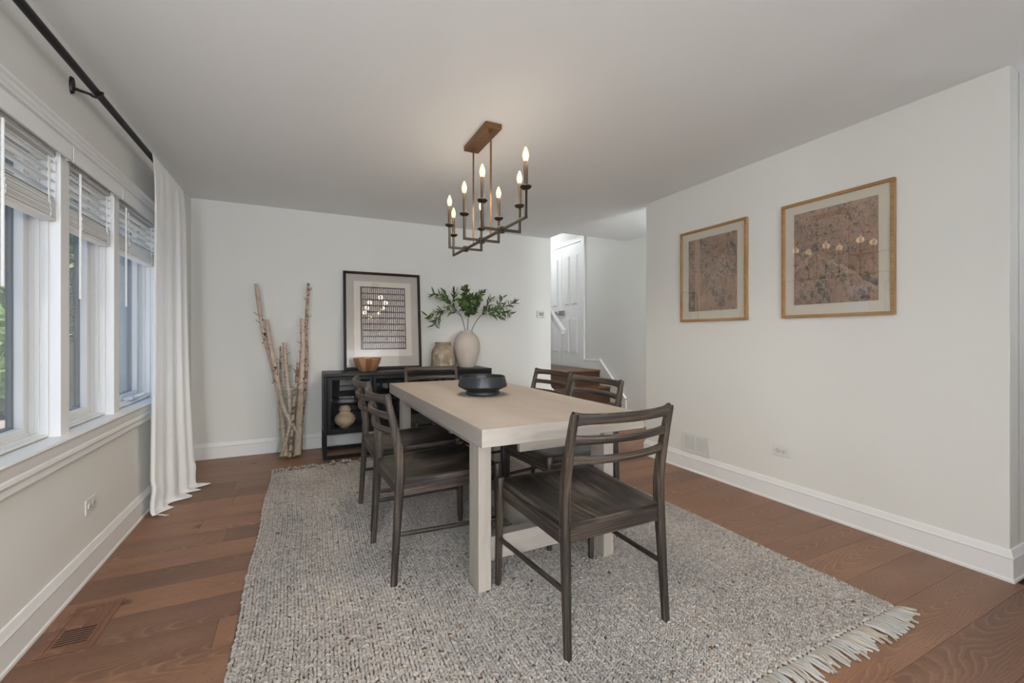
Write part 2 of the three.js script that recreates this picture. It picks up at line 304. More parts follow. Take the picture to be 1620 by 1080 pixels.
// closet doors on the stair wall
{
  const d = structGroup('door_1'), x = WS, yb = 0.672, yt = 2.62;
  obj('door_casing', [box(x - 0.02, 0.655, -5.575, x + 0.01, 2.69, -5.482, 0.004), box(x - 0.02, yt + 0.005, -7.2, x + 0.01, 2.69, -5.575, 0.004), box(x - 0.026, 2.675, -7.2, x, 2.694, -5.478, 0.003)], M.trim, d);
  const leaf = (z1, z0, cols) => {
    const L = obj('door_leaf', box(x - 0.012, yb, z0, x + 0.02, yt, z1, 0.003), M.trim, d);
    for (const [c0, c1] of cols) for (const [a, b] of [[0.868, 1.435], [1.64, 2.45]])
      obj('door_panel', [box(x - 0.0165, a, c0, x, b, c1, 0.003), box(x - 0.024, a + 0.02, c0 + 0.02, x, b - 0.02, c1 - 0.02, 0.008)], M.trim, L);
  };
  leaf(-5.582, -6.132, [[-5.83, -5.66], [-6.05, -5.885]]);
  leaf(-6.138, -6.69, [[-6.42, -6.235], [-6.64, -6.46]]);
  obj('door_handle', [new THREE.SphereGeometry(0.035, 16, 12).scale(0.8, 1, 1).translate(x - 0.05, 1.53, -6.26), box(x - 0.035, 1.49, -6.20, x - 0.012, 1.57, -6.03, 0.008), rod([x - 0.05, 1.53, -6.26], [x, 1.53, -6.26], 0.012)], M.nickel, d);
}

// ================================================================ rug
{
  const X0 = -0.235, X1 = 2.245, Z0 = -4.10, Z1 = -0.925;
  const rug = thing('woven_rug', 'grey chunky woven jute rug with fringed ends under the dining table', 'rug', [0, 0, 0]);
  obj('rug_base', box(X0, 0.001, Z0, X1, 0.009, Z1, 0.003), std({ color: new THREE.Color().setRGB(0.085, 0.075, 0.068), roughness: 1 }), rug);  // dark base colour paints shade into the gaps between loops
  const px = 0.0134, pz = 0.0108, nx = Math.floor((X1 - X0) / px), nz = Math.floor((Z1 - Z0) / pz);
  const loop = new THREE.IcosahedronGeometry(1, 1);
  const yarn = std({ color: 0xffffff, roughness: 0.95, bumpMap: texture(64, 64, (u, v) => { const k = 127 + 120 * Math.sin((u * 3 + v * 9) * Math.PI * 2); return [k, k, k]; }, false), bumpScale: 0.001 });
  const im = new THREE.InstancedMesh(loop, yarn, nx * nz), m4 = new THREE.Matrix4(), q = new THREE.Quaternion(), c = new THREE.Color();
  im.name = 'rug_weave'; im.userData.kind = 'stuff'; im.castShadow = im.receiveShadow = true;
  let k = 0;
  for (let i = 0; i < nx; i++) for (let j = 0; j < nz; j++) {
    const e = Math.sin(j * 0.07) * 0.006 + (rnd() - 0.5) * 0.004, x = X0 + (i + 0.5) * px + e, z = Z0 + (j + 0.5 + (i % 2) * 0.5) * pz + (rnd() - 0.5) * 0.004;
    q.setFromEuler(new THREE.Euler((rnd() - 0.5) * 0.5, (i % 2 ? 1 : -1) * 0.65 + (rnd() - 0.5) * 1.3, (rnd() - 0.5) * 0.5));
    m4.compose(V(x, 0.0095 + rnd() * 0.002, z), q, V(0.0046 + rnd() * 0.0015, 0.0054 + rnd() * 0.0028, 0.0086 + rnd() * 0.0024)); im.setMatrixAt(k, m4);
    const band = fbm(x * 3, z * 3, 900, 0, 0, 3), b = 0.92 + (rnd() - 0.5) * 0.42 + (band - 0.5) * 0.4, t = rnd();
    if (t < 0.005) c.setRGB(0.16, 0.10, 0.065); else if (t < 0.05 + Math.max(0, band - 0.5) * 0.4) c.setRGB(0.45 * b, 0.36 * b, 0.285 * b); else c.setRGB(0.50 * b, 0.452 * b, 0.41 * b);
    im.setColorAt(k++, c);
  }
  rug.add(im);
  const tm = [[0.40, 0.375, 0.35], [0.40, 0.345, 0.285], [0.44, 0.415, 0.385]].map((t) => std({ color: new THREE.Color().setRGB(...t), roughness: 1 }));
  const shapes = Array.from({ length: 10 }, () => merge(Array.from({ length: 3 }, (_, s) => {
    const a = (s - 1) * 0.006, l = rr(0.06, 0.092), b = rr(-0.014, 0.014);
    return tube([[a, 0.006, -0.004], [a + b * 0.4, 0.011, l * 0.35], [a + b, 0.006, l * 0.75], [a + b * 1.6 + rr(-0.006, 0.006), 0.004, l]], rr(0.0042, 0.0056), 7, 6);
  })));
  for (const s of [1, -1]) for (let i = 0; i < 100; i++) {
    const t = obj('tassel', shapes[Math.floor(rnd() * 10)], tm[Math.floor(rnd() * 3)], rug);
    t.position.set(X0 + 0.012 + i * (X1 - X0 - 0.024) / 99, 0, s > 0 ? Z1 : Z0); t.rotation.y = (s > 0 ? 0 : Math.PI) + rr(-0.22, 0.22) + (s > 0 ? 0.12 : 0); t.scale.set(1, s > 0 ? 1 : rr(1.4, 3.2), rr(0.85, 1.15));
    if (s > 0 && i > 95) t.rotation.y = 0.3 + (i - 95) * 0.16;
  }
}

// ================================================================ dining table
const RT = 0.0155, TT = 0.767;                                   // top of the rug, top of the table
{
  const t = thing('dining_table', 'long pale weathered wood dining table with thick top and square legs', 'table', [1.082, 0, -2.61], 0.014);
  const hw = 0.438, hl = 0.968, lx = 0.347, lz = 0.752, b = TT - 0.077;
  obj('tabletop', boxUV(box(-hw, b, -hl, hw, TT - 0.0025, hl, 0.003), 2, 1.6, 0.9), M.tableSide, t);
  obj('top_surface', boxUV(box(-hw + 0.001, TT - 0.006, -hl + 0.001, hw - 0.001, TT, hl - 0.001, 0.002), 2, 1.6, 0.9), M.table, t);
  for (const [sx, sz] of [[-1, 1], [1, 1], [-1, -1], [1, -1]]) {
    const x = sx * lx - 0.018, z = sz * lz + 0.02;
    obj('leg', boxUV(box(x - 0.031, RT - 0.004, z - 0.057, x + 0.031, b, z + 0.057, 0.004), 1, 1.2, 0.7, sx * 0.3 + sz), M.tableSide, t);
  }
  for (const s of [1, -1]) {
    obj('end_stretcher', boxUV(box(-lx + 0.013, s > 0 ? 0.118 : 0.085, s * lz - 0.04, lx - 0.049, s > 0 ? 0.226 : 0.183, s * lz + 0.03, 0.003), 0, 1.2, 0.7, s), M.tableSide, t);
    obj('apron', boxUV(box(-0.174, b - 0.088, s * lz + 0.02, lx - 0.049, b + 0.001, s * lz + 0.045, 0.002), 0, 1.2, 0.7, s * 2), M.tableSide, t);
  }
  for (const s of [1, -1]) obj('side_apron', boxUV(box(s * lx - 0.029, b - 0.055, -lz + 0.077, s * lx - 0.007, b + 0.001, lz - 0.037, 0.002), 2, 1.2, 0.7, s * 3), M.tableSide, t);
  obj('long_stretcher', boxUV(box(-0.058, 0.12, -lz + 0.03, 0.022, 0.222, lz - 0.04, 0.003), 2, 1.2, 0.7), M.tableSide, t);
}

// ================================================================ chairs (a chair faces -z, its back is at +z)
function makeChair(label) {
  const t = thing('dining_chair', label, 'chair', [0, 0, 0], 0, 'dark wooden dining chairs round the table');
  const post = (s) => {
    const path = [[0.2345, 0, 0.262, 0.0125, 0.014], [0.231, 0.2, 0.250, 0.0145, 0.0165], [0.228, 0.40, 0.238, 0.017, 0.0195], [0.227, 0.49, 0.232, 0.0175, 0.021], [0.227, 0.56, 0.232, 0.0175, 0.021], [0.227, 0.63, 0.240, 0.017, 0.0205], [0.2265, 0.72, 0.258, 0.016, 0.018], [0.2255, 0.80, 0.276, 0.0148, 0.0158], [0.2245, 0.855, 0.290, 0.014, 0.0145], [0.2242, 0.866, 0.292, 0.0125, 0.0128]];
    return boxUV(loft(path.map(([x, y, z, a, b]) => ring(V(s * x, y, z), V(a, 0, 0), V(0, 0, b), 3.4, 16)), 0.9), 1, 0.9, 0.35, s);
  };
  for (const s of [-1, 1]) obj('rear_post', post(s), M.chair, t);
  for (const s of [-1, 1]) obj('leg', boxUV(loft([[0, 0.0125], [0.2, 0.0155], [0.40, 0.018], [0.486, 0.0175], [0.493, 0.015]].map(([y, r]) => ring(V(s * (0.262 - y * 0.02), y, -0.262 + y * 0.012), V(r, 0, 0), V(0, 0, r), 2.8, 16)), 0.9), 1, 0.9, 0.35, s * 2), M.chair, t);
  // three curved rails between the posts
  for (const [y, z, hh, th] of [[0.846, 0.282, 0.0195, 0.0105], [0.769, 0.266, 0.0155, 0.0095], [0.694, 0.25, 0.0155, 0.0095]]) {
    const N = 14, rings = [];
    for (let i = 0; i <= N; i++) {
      const u = i / N * 2 - 1, e = 1 + 0.45 * Math.pow(Math.abs(u), 10), bow = 0.048 * (1 - u * u);
      rings.push(ring(V(u * 0.226, y, z + bow), V(0, hh * e, hh * e * 0.16), V(0, 0, th * (1 + 0.25 * Math.pow(Math.abs(u), 8))), 4, 12));
    }
    obj('back_rail', boxUV(loft(rings, 0.8), 0, 0.9, 0.35, y), M.chair, t);
  }
  { // sculpted seat
    const nx = 24, nz = 24, pos = [], idx = [], N = nx + 1;
    const zf = -0.268, zb = 0.245, hwf = 0.247, hwb = 0.235;
    const pt = (i, j, top) => {
      const u = i / nx * 2 - 1, w = j / nz, z = zf + (zb - zf) * w; let hw = hwf + (hwb - hwf) * w;
      const dish = Math.max(0, 1 - Math.pow(Math.abs(u) / 0.86, 4)) * Math.max(0, 1 - Math.pow(Math.abs(w - 0.56) / 0.43, 4));
      const edge = Math.min(1, Math.min(1 - Math.abs(u), w / 0.5, (1 - w) / 0.5) * 16);
      return [u * hw, top ? 0.486 - 0.016 * w - 0.013 * dish - 0.003 * (1 - edge) : 0.456 - 0.012 * w, z];
    };
    for (const top of [1, 0]) for (let j = 0; j <= nz; j++) for (let i = 0; i <= nx; i++) pos.push(...pt(i, j, top));
    const B = N * (nz + 1);
    for (let j = 0; j < nz; j++) for (let i = 0; i < nx; i++) { const a = j * N + i; idx.push(a, a + N, a + 1, a + 1, a + N, a + N + 1, B + a, B + a + 1, B + a + N, B + a + 1, B + a + N + 1, B + a + N); }
    for (let i = 0; i < nx; i++) { const a = i, b = nz * N + i; idx.push(a, a + 1, B + a, a + 1, B + a + 1, B + a, b, B + b, b + 1, b + 1, B + b, B + b + 1); }
    for (let j = 0; j < nz; j++) { const a = j * N, b = j * N + nx; idx.push(a, B + a, a + N, a + N, B + a, B + a + N, b, b + N, B + b, b + N, B + b + N, B + b); }
    const g = new THREE.BufferGeometry(); g.setAttribute('position', new THREE.Float32BufferAttribute(pos, 3)); g.setIndex(idx); g.computeVertexNormals();
    obj('seat', boxUV(toCreasedNormals(g, 0.5), 2, 0.8, 0.5), M.seat, t);
  }
  obj('seat_frame', [boxUV(box(-0.235, 0.402, -0.262, 0.235, 0.456, -0.242, 0.002), 0, 0.9, 0.35), boxUV(box(-0.222, 0.395, 0.222, 0.222, 0.449, 0.242, 0.002), 0, 0.9, 0.35, 0.4), ...[-1, 1].map((s) => boxUV(box(s * 0.242 - 0.01, 0.40, -0.25, s * 0.222, 0.453, 0.235, 0.002), 2, 0.9, 0.35, s))], M.chair, t);
  for (const s of [-1, 1]) obj('stretcher', boxUV(rod([s * 0.257, 0.213, -0.258], [s * 0.231, 0.228, 0.249], 0.0105, 12), 2, 0.9, 0.35), M.chair, t);
  return t;
}
const chair = makeChair('dark wooden dining chair at the near end of the table, back towards the viewer');
chair.position.set(1.068, RT - 0.003, -1.542); chair.rotation.y = 0.012;
dup(chair, [0.622, RT - 0.003, -2.245], -Math.PI / 2 + 0.05, 'dark wooden chair on the window side of the table, nearer the viewer');
dup(chair, [0.622, RT - 0.003, -2.85], -Math.PI / 2 + 0.03, 'dark wooden chair on the window side of the table, nearer the sideboard');
dup(chair, [1.42, RT - 0.003, -2.25], Math.PI / 2 + 0.07, 'dark wooden chair on the stair side of the table, nearer the viewer');
dup(chair, [1.47, RT - 0.003, -2.88], Math.PI / 2 + 0.07, 'dark wooden chair on the stair side of the table, nearer the back wall');
dup(chair, [1.02, RT - 0.003, -3.445], Math.PI, 'dark wooden chair at the far end of the table, facing the viewer');

// ================================================================ on the table
tag(obj('footed_bowl', lathe([[0, 0.006], [0.108, 0], [0.113, 0.004], [0.113, 0.018], [0.102, 0.025], [0.157, 0.052], [0.161, 0.06], [0.147, 0.117], [0.144, 0.121], [0.139, 0.117], [0.148, 0.062], [0.094, 0.034], [0, 0.03]], 64).toNonIndexed(), std({ color: new THREE.Color().setRGB(0.035, 0.038, 0.042), roughness: 0.38, metalness: 0.35, bumpMap: texture(256, 64, (u, v) => { const n = 255 * fbm(u * 30, v * 6, 333, 30, 6, 3); return [n, n, n]; }, false), bumpScale: 0.003 })), 'wide black footed bowl standing on the dining table', 'bowl').position.set(1.062, TT, -2.63);

// ================================================================ chandelier
{
  const X = 1.024, Y = 1.757, c = thing('chandelier', 'bronze linear chandelier with eight candle bulbs over the table', 'chandelier', [X, 0, -2.55]);
  obj('canopy', box(-0.052, 2.388, -0.195, 0.052, CH, 0.195, 0.004), M.canopy, c);
  for (const z of [-0.15, 0.147]) { const r = obj('hanging_rod', [rod([0, Y, z], [0, 2.39, z], 0.0055), rod([0, 2.372, z], [0, 2.388, z], 0.011, 16)], M.canopy, c); }
  obj('main_bar', [box(-0.0075, Y - 0.0075, -0.577, 0.0075, Y + 0.0075, 0.607, 0.002), ...[-0.3, 0, 0.3].map((z) => box(-0.016, Y - 0.019, z - 0.016, 0.016, Y + 0.019, z + 0.016, 0.003))], M.bronze, c);
  const flame = lathe([[0, 0], [0.009, 0.001], [0.013, 0.01], [0.0165, 0.026], [0.0155, 0.042], [0.010, 0.06], [0.005, 0.073], [0, 0.078]], 16);
  const arm = (x, z) => {
    const a = obj('arm', x ? [box(Math.sign(x) * 0.015, Y - 0.007, z - 0.007, x - Math.sign(x) * 0.0069, Y + 0.007, z + 0.007), box(x - 0.007, Y - 0.007, z - 0.007, x + 0.007, 1.9, z + 0.007, 0.0015)] : [box(-0.0068, Y + 0.006, z - 0.0068, 0.0068, 1.9, z + 0.0068)], M.bronze, c);
    obj('candle_cup', lathe([[0, 0], [0.012, 0.0], [0.024, 0.006], [0.031, 0.014], [0.031, 0.018], [0.02, 0.016], [0, 0.014]], 24).translate(x, 1.896, z), M.bronze, a);
    obj('candle_sleeve', new THREE.CylinderGeometry(0.0115, 0.0115, 0.13, 16).translate(x, 1.975, z), M.candle, a);
    const b = obj('bulb', flame.clone().translate(x, 2.039, z), M.bulb, a);
    const l = new THREE.PointLight(BULB_COLOR, BULB, 0, 2); l.position.set(x, 2.068, z); l.castShadow = true; l.shadow.radius = 0.8; c.add(l);
    const d = new THREE.SpotLight(BULB_COLOR, BULB_DOWN, 0, 1.45, 0.5, 2); d.position.set(x, 2.066, z); d.target.position.set(x, 0, z); d.castShadow = true; d.shadow.radius = 1.5; c.add(d, d.target);  // extra downward spot at each bulb, placed to light table and walls
  };
  arm(0, -0.57); arm(0, 0.6);
  for (const z of [-0.3, 0, 0.3]) for (const x of [-0.117, 0.117]) arm(x, z);
}

// ================================================================ sideboard
const SX0 = 0.172, SX1 = 1.858, SZ0 = -4.745, SZ1 = -4.335, SH = 0.797;
{
  const s = thing('sideboard', 'low black sideboard with glass doors against the back wall', 'sideboard', [SX0, 0, SZ0]), W = SX1 - SX0, D = SZ1 - SZ0;
  obj('top', boxUV(box(0, SH - 0.03, 0, W, SH, D, 0.003), 0, 1.4, 0.8), M.cabTop, s);
  for (const x of [0, W - 0.03]) obj('side_frame', [box(x, 0, 0, x + 0.03, SH - 0.03, 0.03, 0.002), box(x, 0, D - 0.03, x + 0.03, SH - 0.03, D, 0.002), box(x, 0, 0.03, x + 0.03, 0.03, D - 0.03, 0.002)], M.cabinet, s);
  for (const x of [0.004, W - 0.024]) obj('side_panel', box(x, 0.235, 0.02, x + 0.02, SH - 0.03, D - 0.02), M.cabinet, s);
  obj('floor_bar', box(0.03, 0, D - 0.03, W - 0.03, 0.03, D, 0.002), M.cabinet, s);
  obj('floor_bar', box(0.03, 0, 0, W - 0.03, 0.03, 0.03, 0.002), M.cabinet, s);
  obj('bottom_panel', box(0.02, 0.225, 0.005, W - 0.02, 0.25, D - 0.012), M.cabinetIn, s);
  obj('back_panel', box(0.02, 0.25, 0.005, W - 0.02, SH - 0.03, 0.02), M.cabinetIn, s);
  obj('divider', box(W / 2 - 0.01, 0.25, 0.02, W / 2 + 0.01, SH - 0.03, D - 0.03), M.cabinetIn, s);
  obj('shelf', box(0.024, 0.515, 0.02, W / 2 - 0.01, 0.53, D - 0.06), M.cabinetIn, s);
  obj('shelf', box(W / 2 + 0.01, 0.515, 0.02, W - 0.024, 0.53, D - 0.06), M.cabinetIn, s);
  const n = 4, dw = (W - 0.06) / n;
  for (let i = 0; i < n; i++) {
    const a = 0.031 + i * dw + 0.002, b = 0.029 + (i + 1) * dw - 0.002, y0 = 0.24, y1 = SH - 0.034, f = 0.03;
    const d = obj('door', [box(a, y0, D - 0.022, a + f, y1, D - 0.002, 0.002), box(b - f, y0, D - 0.022, b, y1, D - 0.002, 0.002), box(a + f, y0, D - 0.022, b - f, y0 + f, D - 0.002, 0.002), box(a + f, y1 - f, D - 0.022, b - f, y1, D - 0.002, 0.002)], M.cabinet, s);
    obj('glass_pane', box(a + f - 0.004, y0 + f - 0.004, D - 0.014, b - f + 0.004, y1 - f + 0.004, D - 0.011), M.pane, d);
    obj('knob', rod([i % 2 ? a + f / 2 : b - f / 2, 0.52, D - 0.003], [i % 2 ? a + f / 2 : b - f / 2, 0.52, D + 0.012], 0.006), M.black, d);
  }
}
{ // gourd-shaped vase behind the left glass door
  const clay = texture(128, 128, (u, v) => mix([148, 128, 104], [204, 186, 160], fbm(u * 9, v * 9, 61, 9, 9, 4)));
  tag(obj('gourd_vase', lathe([[0, 0], [0.042, 0], [0.044, 0.012], [0.055, 0.02], [0.085, 0.045], [0.099, 0.08], [0.092, 0.113], [0.065, 0.142], [0.046, 0.152], [0.054, 0.166], [0.056, 0.182], [0.046, 0.2], [0.044, 0.215], [0.036, 0.215], [0.034, 0.2], [0, 0.19]], 40), std({ map: clay, roughness: 0.9 })), 'small beige gourd vase behind the left glass door of the sideboard', 'vase').position.set(0.372, 0.25, -4.52);
}
{ // carved wooden bowl on the sideboard
  const wood = texture(256, 128, (u, v) => { const k = Math.floor(u * 20 + (fbm(u * 20, v * 2, 66, 20, 2, 2) - 0.5)), n = fbm(u * 60, v * 5, 71 + k, 60, 5, 3); return mix(mix([104, 66, 42], [222, 184, 146], Math.pow(hash(k, 7, 5), 1.3)), [150, 106, 72], n * 0.35); });
  tag(obj('wooden_bowl', lathe([[0, 0.004], [0.066, 0], [0.074, 0.004], [0.098, 0.035], [0.118, 0.075], [0.134, 0.128], [0.136, 0.134], [0.128, 0.134], [0.108, 0.075], [0.08, 0.03], [0, 0.02]], 48), std({ map: wood, roughness: 0.4 })), 'round brown wooden bowl on the sideboard in front of the leaning picture', 'bowl').position.set(0.578, SH, -4.49);
}
{ // pots on the sideboard
  const rough = texture(256, 256, (u, v) => mix(mix([112, 98, 82], [184, 168, 146], fbm(u * 7, v * 9, 88, 7, 9, 4)), [205, 196, 180], Math.max(0, fbm(u * 14, v * 18, 92, 14, 18, 3) - 0.5) * 2.2));
  tag(obj('stoneware_jar', lathe([[0, 0], [0.118, 0], [0.124, 0.01], [0.128, 0.08], [0.125, 0.17], [0.114, 0.205], [0.092, 0.238], [0.084, 0.252], [0.085, 0.272], [0.09, 0.284], [0.076, 0.284], [0.072, 0.25], [0.1, 0.19], [0, 0.03]], 48), std({ map: rough, roughness: 0.95, bumpMap: rough, bumpScale: 0.006 })), 'rough brown stoneware jar on the sideboard, left of the leafy vase', 'jar').position.set(1.385, SH, -4.585);
  const cream = texture(256, 256, (u, v) => { let c = mix([180, 167, 156], [206, 196, 186], fbm(u * 4, v * 5, 98, 4, 5, 4)); for (const [a, b] of [[0.74, 0.62], [0.74, 0.32], [0.71, 0.88]]) { const q = Math.hypot((u - a) * 40, (v - b) * 22); if (q < 1) c = mix(c, [110, 86, 66], 0.7 * (1 - q)); } return c; });
  tag(obj('ceramic_vase', lathe([[0, 0], [0.083, 0], [0.09, 0.008], [0.112, 0.06], [0.138, 0.14], [0.149, 0.215], [0.146, 0.27], [0.13, 0.325], [0.1, 0.368], [0.074, 0.388], [0.069, 0.398], [0.072, 0.408], [0.06, 0.409], [0.058, 0.39], [0.1, 0.33], [0, 0.05]], 48), std({ map: cream, roughness: 0.7 })), 'tall pale ceramic vase holding leafy branches on the right of the sideboard', 'vase').position.set(1.655, SH, -4.575);
}
// leafy branches in the ceramic vase
{
  const leafM = [[0.065, 0.12, 0.035], [0.13, 0.22, 0.06], [0.045, 0.075, 0.032]].map((c) => phy({ color: new THREE.Color().setRGB(...c), roughness: 0.6, side: THREE.DoubleSide, transmission: 0.15, thickness: 0 }));
  const stemM = std({ color: new THREE.Color().setRGB(0.07, 0.055, 0.035), roughness: 0.8 });
  const leafShape = (l, w) => { const pos = [], idx = []; const N = 5; for (let i = 0; i <= N; i++) { const t = i / N, h = w * Math.sin(Math.PI * Math.pow(t, 0.8)) * 0.5, y = -0.18 * l * t * t; pos.push(-h, y + h * 0.4, t * l, 0, y, t * l, h, y + h * 0.4, t * l); } for (let i = 0; i < N; i++) for (let k = 0; k < 2; k++) { const a = i * 3 + k; idx.push(a, a + 3, a + 1, a + 1, a + 3, a + 4); } const g = new THREE.BufferGeometry(); g.setAttribute('position', new THREE.Float32BufferAttribute(pos, 3)); g.setIndex(idx); g.computeVertexNormals(); return g; };
  const branch = (label, paths, l, w, step) => {
    const b = thing('leafy_branch', label, 'branch', [1.655, SH + 0.2, -4.575]);
    const stems = [], leaves = [[], [], []];
    for (const [pts, from, r] of paths) {
      const c = new THREE.CatmullRomCurve3(pts.map((p) => V(p[0] - 1.655, p[1] - SH - 0.2, p[2] + 4.575)));
      stems.push(new THREE.TubeGeometry(c, 20, r, 6, false));
      const len = c.getLength();
      for (let s = from * len, k = 0; s < len; s += step, k++) for (const side of [-1, 1]) {
        const p = c.getPointAt(Math.min(1, s / len)), t = c.getTangentAt(Math.min(1, s / len));
        const o = V(rr(-1, 1), rr(-1, 1), rr(-1, 1)).cross(t).normalize(), d = t.clone().multiplyScalar(rr(0.5, 1.0)).addScaledVector(o, rr(0.6, 1.1)).normalize();
        const g = leafShape(l * rr(0.7, 1.2), w * rr(0.8, 1.2));
        const q = new THREE.Quaternion().setFromUnitVectors(V(0, 0, 1), d).multiply(new THREE.Quaternion().setFromAxisAngle(V(0, 0, 1), rr(0, 6.28)));
        leaves[Math.floor(rnd() * 3)].push(g.applyQuaternion(q).translate(p.x, p.y, p.z));
      }
    }
    obj('stem', stems, stemM, b);
    leaves.forEach((g, i) => { if (g.length) obj('leaves', g, leafM[i], b).userData.kind = 'stuff'; });
  };
  const Z = -4.575;
  branch('green leafy branch leaning out of the pale vase towards the leaning picture', [
    [[[1.65, 1.02, Z], [1.632, 1.22, Z], [1.58, 1.37, Z + 0.02], [1.46, 1.50, Z + 0.03], [1.38, 1.64, Z]], 0.62, 0.0035],
    [[[1.58, 1.37, Z + 0.02], [1.48, 1.42, Z + 0.05], [1.34, 1.42, Z + 0.05], [1.20, 1.36, Z + 0.04]], 0.2, 0.0025],
    [[[1.46, 1.50, Z + 0.03], [1.36, 1.58, Z + 0.04], [1.26, 1.60, Z + 0.03]], 0.2, 0.0025],
    [[[1.40, 1.42, Z + 0.05], [1.32, 1.36, Z + 0.06], [1.27, 1.27, Z + 0.07]], 0.3, 0.002],
    [[[1.46, 1.50, Z + 0.03], [1.50, 1.58, Z + 0.05], [1.49, 1.64, Z + 0.05]], 0.2, 0.0025]], 0.085, 0.019, 0.017);
  branch('upright bushy green branch in the middle of the pale vase', [
    [[[1.66, 1.02, Z], [1.665, 1.22, Z], [1.672, 1.40, Z + 0.01], [1.68, 1.60, Z + 0.02]], 0.60, 0.004],
    [[[1.672, 1.42, Z], [1.63, 1.56, Z + 0.04], [1.62, 1.69, Z + 0.04]], 0.35, 0.003],
    [[[1.672, 1.40, Z], [1.74, 1.50, Z + 0.05], [1.80, 1.57, Z + 0.06]], 0.25, 0.003],
    [[[1.675, 1.46, Z], [1.76, 1.56, Z - 0.04], [1.86, 1.65, Z - 0.03]], 0.35, 0.003],
    [[[1.672, 1.36, Z], [1.70, 1.42, Z + 0.08], [1.72, 1.47, Z + 0.12]], 0.3, 0.003],
    [[[1.672, 1.40, Z], [1.60, 1.45, Z + 0.06], [1.56, 1.52, Z + 0.1]], 0.3, 0.003]], 0.064, 0.044, 0.0125);
  branch('green leafy branch reaching right out of the pale vase along the wall', [
    [[[1.67, 1.02, Z], [1.715, 1.21, Z], [1.80, 1.36, Z + 0.02], [1.95, 1.45, Z + 0.04], [2.10, 1.49, Z + 0.04], [2.25, 1.54, Z + 0.03]], 0.48, 0.0035],
    [[[1.93, 1.44, Z + 0.04], [2.05, 1.43, Z + 0.06], [2.18, 1.40, Z + 0.06]], 0.15, 0.0025],
    [[[1.84, 1.39, Z + 0.02], [1.90, 1.50, Z + 0.03], [1.93, 1.57, Z + 0.03]], 0.25, 0.0025],
    [[[1.98, 1.46, Z + 0.04], [2.06, 1.55, Z + 0.05], [2.08, 1.60, Z + 0.05]], 0.3, 0.002],
    [[[1.86, 1.40, Z + 0.02], [1.95, 1.39, Z + 0.08], [2.04, 1.37, Z + 0.1]], 0.2, 0.0025]], 0.08, 0.018, 0.016);
}

// ================================================================ pictures
function frameBars(w, h, f, d) { return [box(-w / 2, 0, 0, w / 2, f, d, 0.002), box(-w / 2, h - f, 0, w / 2, h, d, 0.002), box(-w / 2, f, 0, -w / 2 + f, h - f, d, 0.002), box(w / 2 - f, f, 0, w / 2, h - f, d, 0.002)]; }
function picture(name, label, pos, turn, tilt, w, h, f, d, frameM, matM, art, aw, ah, ay, glassZ) {
  const p = thing(name, label, 'picture', pos, turn); p.rotation.x = tilt; p.rotation.order = 'YXZ';
  obj('picture_frame', boxUV(merge(frameBars(w, h, f, d)), 0, 0.6, 0.3), frameM, p);
  obj('mat_board', box(-w / 2 + f * 0.6, f * 0.6, 0.002, w / 2 - f * 0.6, h - f * 0.6, d * 0.4), matM, p);
  obj('artwork', box(-aw / 2, ay, d * 0.4, aw / 2, ay + ah, d * 0.4 + 0.004).toNonIndexed(), art, p);
  obj('glass_pane', box(-w / 2 + f * 0.7, f * 0.7, glassZ, w / 2 - f * 0.7, h - f * 0.7, glassZ + 0.002), M.pane, p);
  return p;
}
const matCream = std({ color: new THREE.Color().setRGB(0.60, 0.555, 0.47), roughness: 0.9 }), matGrey = std({ color: new THREE.Color().setRGB(0.47, 0.43, 0.395), roughness: 0.9 });
// worn textile: faded brown cloth with blue-grey wool motifs
const textile = (s, motif) => texture(512, 512, (u, v) => {
  let c = mix([148, 118, 100], [178, 150, 130], fbm(u * 4, v * 6, s, 0, 0, 4));
  const th = fbm(u * 40, v * 200, s + 3, 0, 0, 2), worn = fbm(u * 9, v * 12, s + 7, 0, 0, 4), m = motif(u, v);
  c = mix(c, [112, 88, 76], Math.max(0, th - 0.5) * 0.9);
  const e = fbm(u * 60, v * 44, s + 11, 0, 0, 3), sq = Math.abs(fbm(u * 17, v * 13, s + 19, 0, 0, 3) - 0.5), sk = fbm(u * 6, v * 5, s + 23, 0, 0, 2);
  if (sq < 0.022 && sk > 0.42) c = mix(c, [58, 64, 64], 0.62 * (0.5 + e));
  if (sq > 0.03 && sq < 0.05 && sk > 0.5) c = mix(c, [186, 164, 146], 0.4);
  if (m > 0) c = mix(c, [66, 74, 76], Math.min(1, Math.max(0, m * (worn * 1.8 - 0.45) + (e - 0.5) * 0.9)) * 0.85);
  if (m < 0) c = mix(c, [188, 166, 148], Math.min(1, -m * (0.3 + e)));
  return c;
});
const artLeft = std({ roughness: 0.95, map: textile(201, (u, v) => {
  if (u < 0.14) return (Math.sin(v * 42) > 0.1 || u < 0.02 || u > 0.12) ? 0.75 : 0.15;
  if (u < 0.26) return -0.3;
  const q = fbm(u * 15, v * 13, 210, 0, 0, 2), edge = u > 0.8 && v > 0.55 ? 0.9 : 0;
  return Math.max(edge * (Math.sin(u * 50 + v * 30) > 0 ? 1 : 0), q > 0.58 ? 0.6 : 0.02);
}) });
